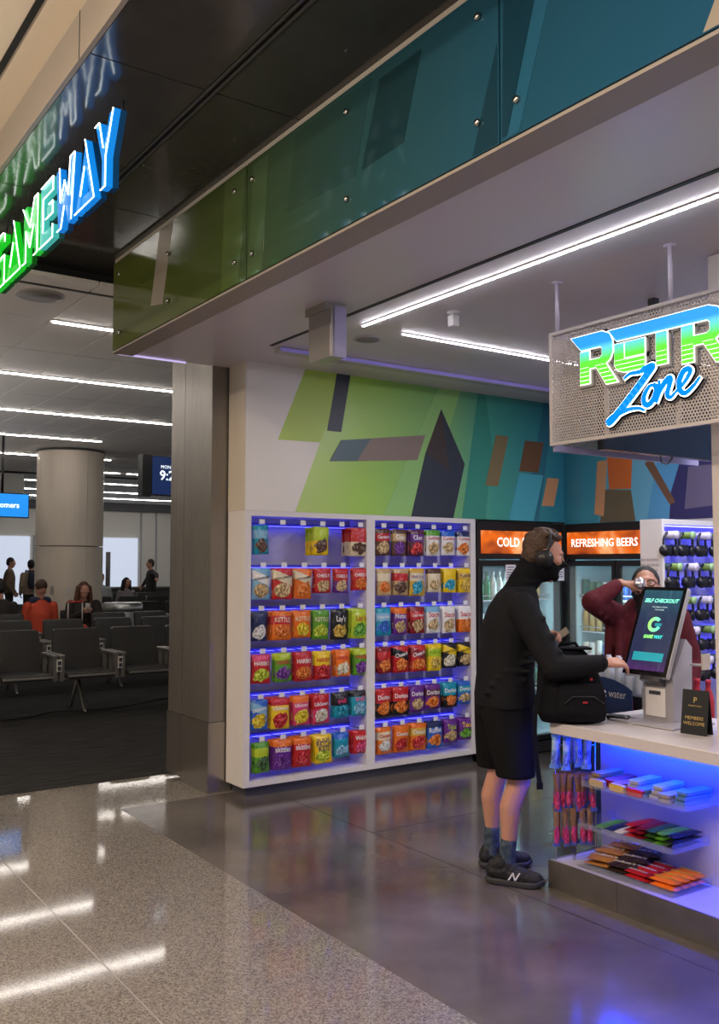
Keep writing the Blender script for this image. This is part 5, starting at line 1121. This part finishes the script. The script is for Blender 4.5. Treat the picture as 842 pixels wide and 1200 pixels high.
# ================================================================== GATE AREA
vin = mat('seat_vinyl', (.030, .029, .029), .42, spec=.5, bump=(30, .1)); alu = mat('seat_alu', (.32, .30, .28), .35, .8); outl = mat('outlet_white', (.55, .53, .50), .5)
back_me = None
def seat_parts():
    bk = MB()
    rs = []
    for z, y, hw in ((.40, -.02, .235), (.44, -.015, .25), (.60, .02, .255), (.78, .065, .25), (.845, .085, .243), (.862, .092, .22)):
        rs.append([(-hw, y-.035, z), (-hw*.5, y-.043, z), (hw*.5, y-.043, z), (hw, y-.035, z), (hw, y+.03, z), (-hw, y+.03, z)])
    bk.loft(rs, False)
    st_ = MB().box(-.25, .25, -.50, -.02, .385, .445, .02)
    eg = MB().box(-.245, .245, -.515, -.498, .40, .425, .006)
    ar = MB().box(-.03, .03, -.44, .0, .60, .63, .01).box(-.022, .022, -.43, -.37, .36, .605).box(-.022, .022, -.06, .0, .36, .605)
    ot = MB().box(-.028, .028, -.448, -.436, .46, .585, .006)
    sk_ = MB().box(-.016, .016, -.452, -.447, .475, .512).box(-.016, .016, -.452, -.447, .53, .567)
    return bk.mesh('backrest', vin), st_.mesh('seat_pad', vin), eg.mesh('seat_edge', alu), ar.mesh('armrest', alu), ot.mesh('outlet', outl), sk_.mesh('socket', mat('socket_dark', (.03, .03, .06), .4))
BK, ST_, EG, AR, OT, SK = seat_parts()
leg_me = MB().tube([(0, -.05, .36), (0, -.28, .03), (0, -.32, .015)], [.02, .016, .014], 8).tube([(0, -.05, .36), (0, .16, .03), (0, .20, .015)], [.02, .016, .014], 8).mesh('leg', alu)
def bench(label, x0, y, n, rz=0, outlets=True, legs=None):
    o = thing('beam_seating', label, 'airport seats', (x0, y, .002), rz, 'gate seating rows')
    P = .645
    box('beam', alu, (-.05, (n-1)*P+.05, -.10, -.02, .33, .38), o)
    for i in range(n):
        bk = link('backrest', BK, o, (i*P, 0, 0)); s = link('seat_pad', ST_, o, (i*P, 0, 0)); link('seat_edge', EG, s)
    for i in range(n+1):
        a = link('armrest', AR, o, ((i-.5)*P-.035, 0, 0))
        a = link('armrest', AR, o, ((i-.5)*P+.035, 0, 0)) if outlets else a
        if outlets: q = link('outlet', OT, a, (-.035, 0, 0)); link('socket', SK, q)
    for i in (legs if legs is not None else range(1, n, 2)): link('leg', leg_me, o, (i*P, 0, 0))
    return o
bench('row of black airport seats nearest the shop, facing it', 1.98, 10.1, 5, 0, True, (0, 2, 4))
bench('second row of black airport seats, behind the nearest one', 2.40, 11.9, 5, 0, True, (1, 3))
bench('short row of black airport seats at the left edge, facing the shop', 2.05, 13.4, 3, 0, True)
bench('short row of black airport seats turned away, back to back with the left one', 3.38, 13.68, 3, R(180), False)
bench('pair of black airport seats with two travellers in front of the column', 4.0, 14.32, 2, 0, True)
bench('row of black airport seats in front of the steel bin', 4.78, 13.3, 4, 0, True)
bench('far row of black airport seats left of the round column', 3.0, 16.9, 3, 0, False)
bench('far row of black airport seats right of the round column', 6.2, 17.0, 4, 0, False)
bench('last row of black airport seats by the bright far wall', 7.0, 20.0, 5, 0, False)
# cable on the carpet
cb = mat('cable_black', (.01, .01, .01), .5)
o = tag(MB().tube(smooth([(2.0, 9.9, .012), (2.6, 9.75, .012), (3.0, 10.0, .012), (3.6, 9.9, .012), (4.1, 10.15, .012), (4.7, 10.4, .012)], 6), .008, 6).build('floor_cable', cb), 'black cable trailing across the carpet under the seats', 'cable')
# round column
o = thing('round_column', 'thick round beige clad column in the gate area', 'column', (4.78, 15.25, .002))
colm = mat('column_clad', (.64, .56, .47), .4, .05, noise=(1.5, .3, (.58, .51, .43)))
n = 32; r_ = .53
for z0, z1 in ((0, 1.845), (1.86, ZG-.045)):
    for s0 in range(0, 4):
        a0, a1 = s0*90+12+.35, (s0+1)*90+12-.35; k = 12
        out_ = [(r_*math.cos(R(a0+(a1-a0)*i/k)), r_*math.sin(R(a0+(a1-a0)*i/k))) for i in range(k+1)]
        in_ = [(.9*x, .9*y) for x, y in reversed(out_)]
        q = MB().prism(out_+in_, (0, 0, 0), (1, 0, 0), (0, 1, 0), (0, 0, 1), z0, z1).build('cladding_panel', colm, o)
MB().lathe([(.46, 0), (.46, ZG-.002)], n=24).build('column_core', mat('core_dark', (.10, .09, .08), .6), o)
MB().lathe([(.54, ZG-.045), (.54, ZG-.02)], n=32).build('top_ring', mat('ring_dark', (.08, .08, .08), .5), o)
a_ = R(-118)
for d_, z, w_, m_ in ((-.16, 1.10, .05, mat('plate_steel', (.35, .33, .30), .4, .5)), (.10, 1.10, .07, outl)):
    ang = a_+d_/r_; q = box('wall_plate', m_, (-w_/2, w_/2, -.012, 0, 0, .12), o); q.location = (r_*math.cos(ang), r_*math.sin(ang), z); q.rotation_euler = (0, 0, ang+R(90))
# steel bin
o = thing('waste_bin', 'round brushed steel bin beside the round column', 'bin', (5.45, 14.6, .002))
MB().lathe([(.27, 0), (.29, .04), (.30, .80), (.29, .82)], n=24).build('bin_body', mat('bin_steel', (.42, .44, .46), .35, .8), o); MB().lathe([(.31, .82), (.32, .85), (.32, .93), (.29, .95), (.12, .95), (.10, .93)], n=24).build('bin_lid', mat('bin_lid', (.52, .54, .55), .3, .8), o)
# monitors
def monitor(label, x, y, z, w_, h_, rz, text_, sz, colr, tx, drop, extra=None):
    o = thing('hanging_monitor', label, 'monitor', (x, y, z), rz)
    bdy = box('monitor_body', mat('monitor_black', (.008, .008, .01), .3), (-w_/2, w_/2, 0, .07, 0, h_), o, .004)
    s = box('monitor_screen', emis('monitor_%s' % label[:8], colr, .85), (-w_/2+.015, w_/2-.015, -.003, 0, .015, h_-.015), bdy)
    write(text_, emis('monitor_text', (.85, .95, 1.0), 1.0), (tx, -.0045, h_*.5), ROT_Y, sz, s, bold=.002)
    if extra: write(extra, emis('monitor_text', None, 1.0), (tx, -.0045, h_*.72), ROT_Y, sz*.35, s)
    MB().cyl((0, .05, h_), (0, .05, ZG-z), .02, n=8).build('ceiling_pole', mat('monitor_black'), o)
    return o
monitor('bright blue monitor cut by the left edge', 3.42, 14.0, 2.24, .76, .36, R(6), 'customers', .11, (.01, .20, .62), .0, .3)
monitor('navy monitor showing the time beside the pillar', 4.86, 11.0, 2.42, .86, .50, R(6), '9:22', .17, (.004, .014, .06), -.17, .3, 'MONDAY')
box('rear_housing', mat('monitor_black'), (-.56, -.44, -.02, .10, -.02, .50), bpy.data.objects['hanging_monitor.001'])
# overhead sign box far away
o = thing('ceiling_bulkhead_box', 'pale square bulkhead box below the gate ceiling, left of the column', 'ceiling box', (4.85, 19.5, 2.86)); box('box_face', mat('bulk_face', (.5, .5, .48), .6), (-1.2, .32, 0, .5, .0, .55), o)
# queue post and low barrier near the wall
o = thing('queue_post', 'slim grey post standing by the bright wall', 'post', (8.55, 24.0, .002)); MB().cyl((0, 0, 0), (0, 0, 1.9), .06, n=10).build('post_pole', mat('post_dark', (.10, .09, .09), .4, .3), o); MB().lathe([(.17, 0), (.17, .02), (.05, .03)], n=16).build('post_base', mat('post_dark'), o)
o = thing('counter_desk', 'low dark gate desk at the far wall', 'desk', (9.6, 24.6, .002)); box('desk_body', mat('desk_dark', (.06, .055, .05), .5), (-.9, 1.1, 0, .5, 0, .92), o); box('desk_top', mat('desk_top', (.2, .19, .18), .4), (-.95, 1.15, -.04, .54, .92, .96), o)

# ------------------------------------------------------------------ travellers
def traveller(label, loc, rz, top, trousers, hairc, pose, sk_=skin, height=1.72, jacket_open=False, hairlong=False, arms=None, bow=6):
    o = thing('person', label, 'person', loc, rz); f = height/1.75
    tm_ = mat('top_%02.f%02.f%02.f' % tuple(v*99 for v in top), top, .8); trm = mat('trou_%02.f%02.f%02.f' % tuple(v*99 for v in trousers), trousers, .85); hm = mat('hr_%02.f%02.f%02.f' % tuple(v*99 for v in hairc), hairc, .7)
    z = lambda v: v*f
    if pose == 'sit': off = -.42; base = .45
    else: off = 0; base = .92
    dz = off
    hc_ = (.03, 0, 1.63*f+dz); hd_, T_, M_ = head(hc_, R(bow))
    hips = z(.92)+dz
    b_ = hd_+[cap((.0, 0, z(1.42)+dz), .055, (.015, 0, z(1.53)+dz), .052), rings([(0, 0, hips-.04, .11, .155), (0, 0, hips+.15, .105, .14), (0, 0, z(1.27)+dz, .115, .16), (0, 0, z(1.38)+dz, .09, .15), (0, 0, z(1.45)+dz, .05, .08)])]
    kn = [((.42, s*.11, .48), (.40, s*.11, .08)) if pose == 'sit' else ((.02, s*.10, .49), (-.01, s*.10, .08)) for s in (-1, 1)]
    for s, (k_, a2) in zip((-1, 1), kn): b_ += [cap((0, s*.09, hips), .085, k_, .055), cap(k_, .053, a2, .036), cap((a2[0], a2[1], .04), .035, (a2[0]+.16, a2[1]+s*.01, .03), .026)]
    A = arms or [((.02, -.19, z(1.36)+dz), (-.01, -.24, z(1.08)+dz), (.12, -.21, z(.88)+dz)), ((.02, .19, z(1.36)+dz), (-.01, .24, z(1.08)+dz), (.12, .21, z(.88)+dz))]
    for q, (S, E_, W2) in enumerate(A):
        b_ += [cap(S, .05, E_, .04), cap(E_, .04, W2, .028)]; dd = (Vector(W2)-Vector(E_)).normalized(); sgn = -1 if q == 0 else 1
        b_ += hand(W2, dd, (0, -sgn, -.2), (1, 0, .3), 1.0, (25, 30, 25))
    fuse('body', b_, sk_, o, .012, 2)
    t_ = [rings([(0, 0, hips-.06, .145, .19), (0, 0, hips+.10, .14, .185), (0, 0, z(1.25)+dz, .145, .195), (0, 0, z(1.37)+dz, .115, .185), (0, 0, z(1.46)+dz, .07, .09)])]
    for S, E_, W2 in A: t_ += [cap(S, .07, E_, .058), cap(E_, .058, W2, .042)]
    fuse('top', t_, tm_, o, .014, 2)
    l_ = [rings([(0, 0, hips-.08, .125, .17), (0, 0, hips+.04, .13, .175)])]
    for s, (k_, a2) in zip((-1, 1), kn): l_ += [cap((0, s*.09, hips-.02), .10, k_, .072), cap(k_, .070, a2, .055)]
    fuse('trousers', l_, trm, o, .014, 2)
    for s, (k_, a2) in zip((-1, 1), kn): fuse('shoe', [cap((a2[0]-.03, a2[1], .045), .045, (a2[0]+.17, a2[1]+s*.012, .036), .036)], su, o, .012, 1)
    h_ = [ell(T_((-.016, 0, .025)), (.098, .086, .100), (0, R(bow), 0)), ell(T_((-.045, 0, -.02)), (.068, .080, .078), (0, R(bow), 0))]
    if hairlong:
        for q in range(16):
            a = R(70+q*220/15); h_.append(cap(T_((.0+.085*math.cos(a), .085*math.sin(a), .03)), .034, T_((-.0+.10*math.cos(a), .115*math.sin(a), -.20+.02*(q % 3))), .030))
    fuse('hair', h_, hm, o, .011, 1)
    eyes(T_, 1.0, o)
    return o
TW = math.atan2(-15, -4.6)     # looking towards the shop
dk = (.02, .018, .018)
w1 = traveller('seated person with long curly auburn hair holding a cup, dark jacket and jeans', (4.645, 14.10, .002), R(-96), (.022, .018, .018), (.10, .15, .24), (.09, .035, .018), 'sit', height=1.72, hairlong=True,
    arms=[((.02, -.19, .96), (.10, -.25, .72), (.27, -.06, .86)), ((.02, .19, .96), (.10, .25, .72), (.27, .06, .86))])
o = thing('drink_cup', 'small pale cup held by the seated person with curly hair', 'cup', (4.645, 14.10, .002), R(-96)); MB().tube([(.335, 0, .86), (.335, 0, .97)], [.03, .04], 14).build('cup_body', mat('cup_pale', (.45, .38, .36), .4), o); MB().tube([(.335, 0, .97), (.335, 0, .985)], [.042, .038], 14).build('cup_lid', outl, o)
w2 = traveller('seated person in an orange red jacket bowed forward beside the round column', (4.0, 14.10, .002), R(-84), (.60, .075, .035), dk, (.06, .03, .02), 'sit', height=1.76, bow=55)
fuse('collar', [cap((0, -.10, 1.02), .07, (0, .10, 1.02), .07)], mat('collar_navy', (.02, .025, .07), .8), w2, .014, 2)
o = thing('suitcase', 'red suitcase with a pale raised handle standing between the seated travellers', 'suitcase', (4.32, 13.40, .002), R(-8)); MB().box(-.14, .14, -.13, .13, .05, .70, .03).build('case_shell', mat('case_red', (.45, .04, .03), .4), o)
for s in (-1, 1): MB().cyl((s*.10, .10, .68), (s*.10, .10, 1.02), .010, n=8).build('handle_tube', mat('handle_pale', (.55, .5, .48), .4, .3), o)
MB().cyl((-.115, .10, 1.02), (.115, .10, 1.02), .014, n=8).build('handle_grip', mat('case_red'), o)
for s in (-1, 1): MB().cyl((s*.10, -.02, .03), (s*.10, .02, .03), .03, n=10).build('wheel', cb, o)
traveller('dark haired person seated with back to the shop at the left edge', (3.38, 13.90, .002), R(90), dk, dk, (.012, .010, .010), 'sit', height=1.78)
traveller('standing person in a tan jacket facing another at the far left', (6.05, 24.0, .002), R(-20), (.16, .115, .075), dk, (.03, .02, .015), 'stand', height=1.74)
w3 = traveller('standing person with a dark backpack and beige jacket at the far left', (6.52, 23.8, .002), R(95), (.34, .26, .19), dk, (.012, .010, .010), 'stand', height=1.68)
o = thing('backpack', 'navy backpack worn by the standing person in beige', 'backpack', (6.52, 23.8, .002), R(95)); fuse('pack_body', [rings([(-.22, 0, .98, .09, .14), (-.23, 0, 1.1, .11, .16), (-.22, 0, 1.32, .10, .15), (-.19, 0, 1.42, .06, .10)])], mat('pack_navy', (.02, .025, .05), .7), o, .015, 2)
MB().tube([(-.16, .10, 1.40), (.02, .12, 1.42), (.15, .12, 1.25)], .018, 6).build('shoulder_strap', mat('pack_navy'), o); MB().tube([(-.16, -.10, 1.40), (.02, -.12, 1.42), (.15, -.12, 1.25)], .018, 6).build('shoulder_strap', mat('pack_navy'), o)
traveller('standing person pulling on a dark jacket before the bright wall', (9.75, 24.0, .002), R(170), (.018, .018, .020), dk, (.02, .015, .012), 'stand', height=1.72, arms=[((.02, -.19, 1.34), (.0, -.45, 1.20), (.12, -.5, 1.0)), ((.02, .19, 1.34), (-.05, .42, 1.30), (-.02, .62, 1.22))])
traveller('long haired person seated by the bright wall', (8.545, 22.68, .002), R(-75), (.22, .20, .19), dk, (.012, .010, .010), 'sit', height=1.66, hairlong=True)
traveller('person in pale top seated by the slim post at the far wall', (7.90, 22.68, .002), R(-100), (.34, .36, .38), dk, (.012, .010, .010), 'sit', height=1.78)
bench('bench of black airport seats under the two seated travellers by the wall', 7.9, 22.9, 3, 0, False)
